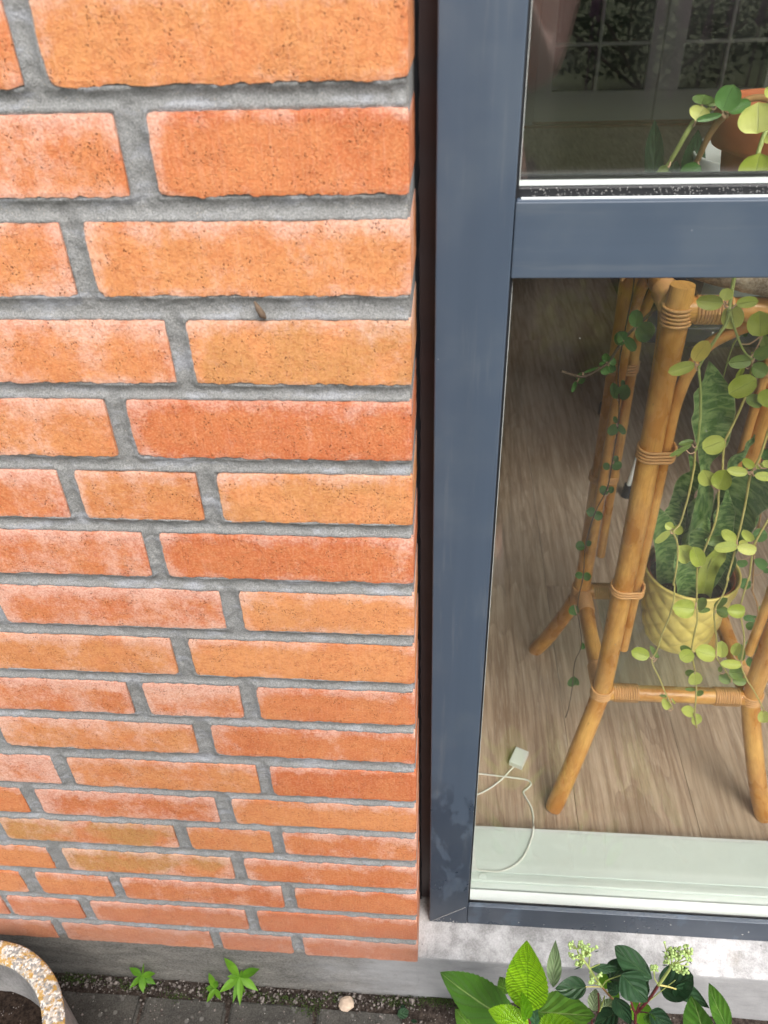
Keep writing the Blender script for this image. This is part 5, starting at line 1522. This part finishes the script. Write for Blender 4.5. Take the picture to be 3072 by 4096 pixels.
PX0, PY0 = .015, -.93
man = empty('person', (PX0, PY0, GZ), 'person in a plum knit top taking the picture, mirrored in the glass', 'person')
g = GZ
v = [(PX0, PY0, g + .92), (PX0, PY0, g + 1.10), (PX0, PY0 + .02, g + 1.28), (PX0, PY0 + .03, g + 1.42), (PX0, PY0 + .05, g + 1.50), (PX0, PY0 + .09, g + 1.58), (PX0, PY0 + .10, g + 1.66),
     (PX0 + .19, PY0 + .03, g + 1.37), (PX0 + .118, PY0 + .26, g + 1.150), (PX0 + .075, PY0 + .33, g + 1.275),
     (PX0 - .19, PY0 + .03, g + 1.37), (PX0 - .215, PY0 + .16, g + 1.18), (PX0 - .06, PY0 + .31, g + 1.27),
     (PX0 + .10, PY0, g + .86), (PX0 + .11, PY0 + .02, g + .48), (PX0 + .12, PY0 - .01, g + .08), (PX0 + .13, PY0 + .12, g + .035),
     (PX0 - .10, PY0, g + .86), (PX0 - .11, PY0 + .02, g + .48), (PX0 - .12, PY0 - .01, g + .08), (PX0 - .13, PY0 + .12, g + .035)]
ed = [(0, 1), (1, 2), (2, 3), (3, 4), (4, 5), (5, 6), (3, 7), (7, 8), (8, 9), (3, 10), (10, 11), (11, 12), (0, 13), (13, 14), (14, 15), (15, 16), (0, 17), (17, 18), (18, 19), (19, 20)]
rd = [(.14, .10), (.125, .095), (.15, .10), (.11, .075), .055, .075, .072, .055, .050, .030, .055, .042, .030, .085, .058, .040, .03, .085, .058, .040, .03]
skin('body', v, ed, rd, M['skin'], man)
skin('sweater', [v[0], v[1], v[2], v[3], v[7], (Vector(v[7]).lerp(Vector(v[8]), .50))[:], v[10], (Vector(v[10]).lerp(Vector(v[11]), .62))[:]],
     [(0, 1), (1, 2), (2, 3), (3, 4), (4, 5), (3, 6), (6, 7)], [(.165, .125), (.150, .118), (.172, .122), (.120, .088), .070, .060, .070, .060], M['sweater'], man)
skin('trousers', [(PX0, PY0, g + .93), v[13], v[14], (v[15][0], v[15][1], g + .12), v[17], v[18], (v[19][0], v[19][1], g + .12)], [(0, 1), (1, 2), (2, 3), (0, 4), (4, 5), (5, 6)], [(.155, .115), .10, .075, .06, .10, .075, .06], M['trousers'], man)
for s_ in (15, 19):
    q = v[s_]; skin('shoe', [(q[0], q[1] - .05, g + .045), (q[0], q[1] + .06, g + .045), (q[0], q[1] + .17, g + .035)], [(0, 1), (1, 2)], [.045, .048, .035], M['shoe'], man)
skin('hair', [(PX0, PY0 + .03, g + 1.60), (PX0, PY0 + .055, g + 1.68), (PX0, PY0 + .10, g + 1.725)], [(0, 1), (1, 2)], [.08, .085, .06], M['hair'], man)
# face: nose, ears, eyes
k = MB(); hf = Vector((PX0, PY0 + .165, g + 1.60))
k.tube([hf + Vector((0, -.005, .03)), hf + Vector((0, .016, -.002)), hf + Vector((0, .002, -.008))], [.006, .011, .006], 8)
for s_ in (-1, 1): k.tube([Vector((PX0 + s_ * .074, PY0 + .085, g + 1.60)), Vector((PX0 + s_ * .080, PY0 + .08, g + 1.64))], .012, 8)
k.build('nose_and_ears', M['skin'], man, True)
k = MB()
for s_ in (-1, 1): k.ball(hf + Vector((s_ * .030, -.014, .030)), .010, 10, 8)
k.build('eyes', M['plastic'], man, True)
k = MB(); k.tube([hf + Vector((-.022, -.006, -.035)), hf + Vector((0, 0, -.037)), hf + Vector((.022, -.006, -.035))], .004, 6); k.build('mouth', M['redwood'], man, True)
# hands: palm + five fingers holding the phone's edges
C0 = Vector(CAM) - Vector(RM[2]) * .016
def cl(a, b, c): return C0 + right * a + up * b + back * c
for s_ in (1, -1):
    wr = Vector(v[9] if s_ > 0 else v[12])
    palm = cl(s_ * .055, -.095, .030)
    vv = [wr[:], palm[:]]; ee = [(0, 1)]; rr_ = [.026, (.030, .016)]
    for i in range(4):
        a = cl(s_ * .058, -.105 + i * .020, .030); b = cl(s_ * (.060), -.103 + i * .021, .006); c = cl(s_ * (.040 - .003 * i), -.102 + i * .021, -.001)
        n0 = len(vv); vv += [a[:], b[:], c[:]]; ee += [(1, n0), (n0, n0 + 1), (n0 + 1, n0 + 2)]; rr_ += [.010, .009, .008]
    n0 = len(vv); vv += [cl(s_ * .045, -.105, .034)[:], cl(s_ * .022, -.085, .022)[:]]; ee += [(1, n0), (n0, n0 + 1)]; rr_ += [.012, .009]
    skin('hand', vv, ee, rr_, M['skin'], man)
ph_ = MB(); ph_.box(-.036, .036, -.130, .018, 0, .008, .003)
o = ph_.build('phone', M['phone']); o.matrix_basis = Matrix(((right.x, up.x, back.x, CAM[0] + back.x * .004), (right.y, up.y, back.y, CAM[1] + back.y * .004), (right.z, up.z, back.z, CAM[2] + back.z * .004), (0, 0, 0, 1)))
tag(o, 'black phone held up to take the picture', 'phone')
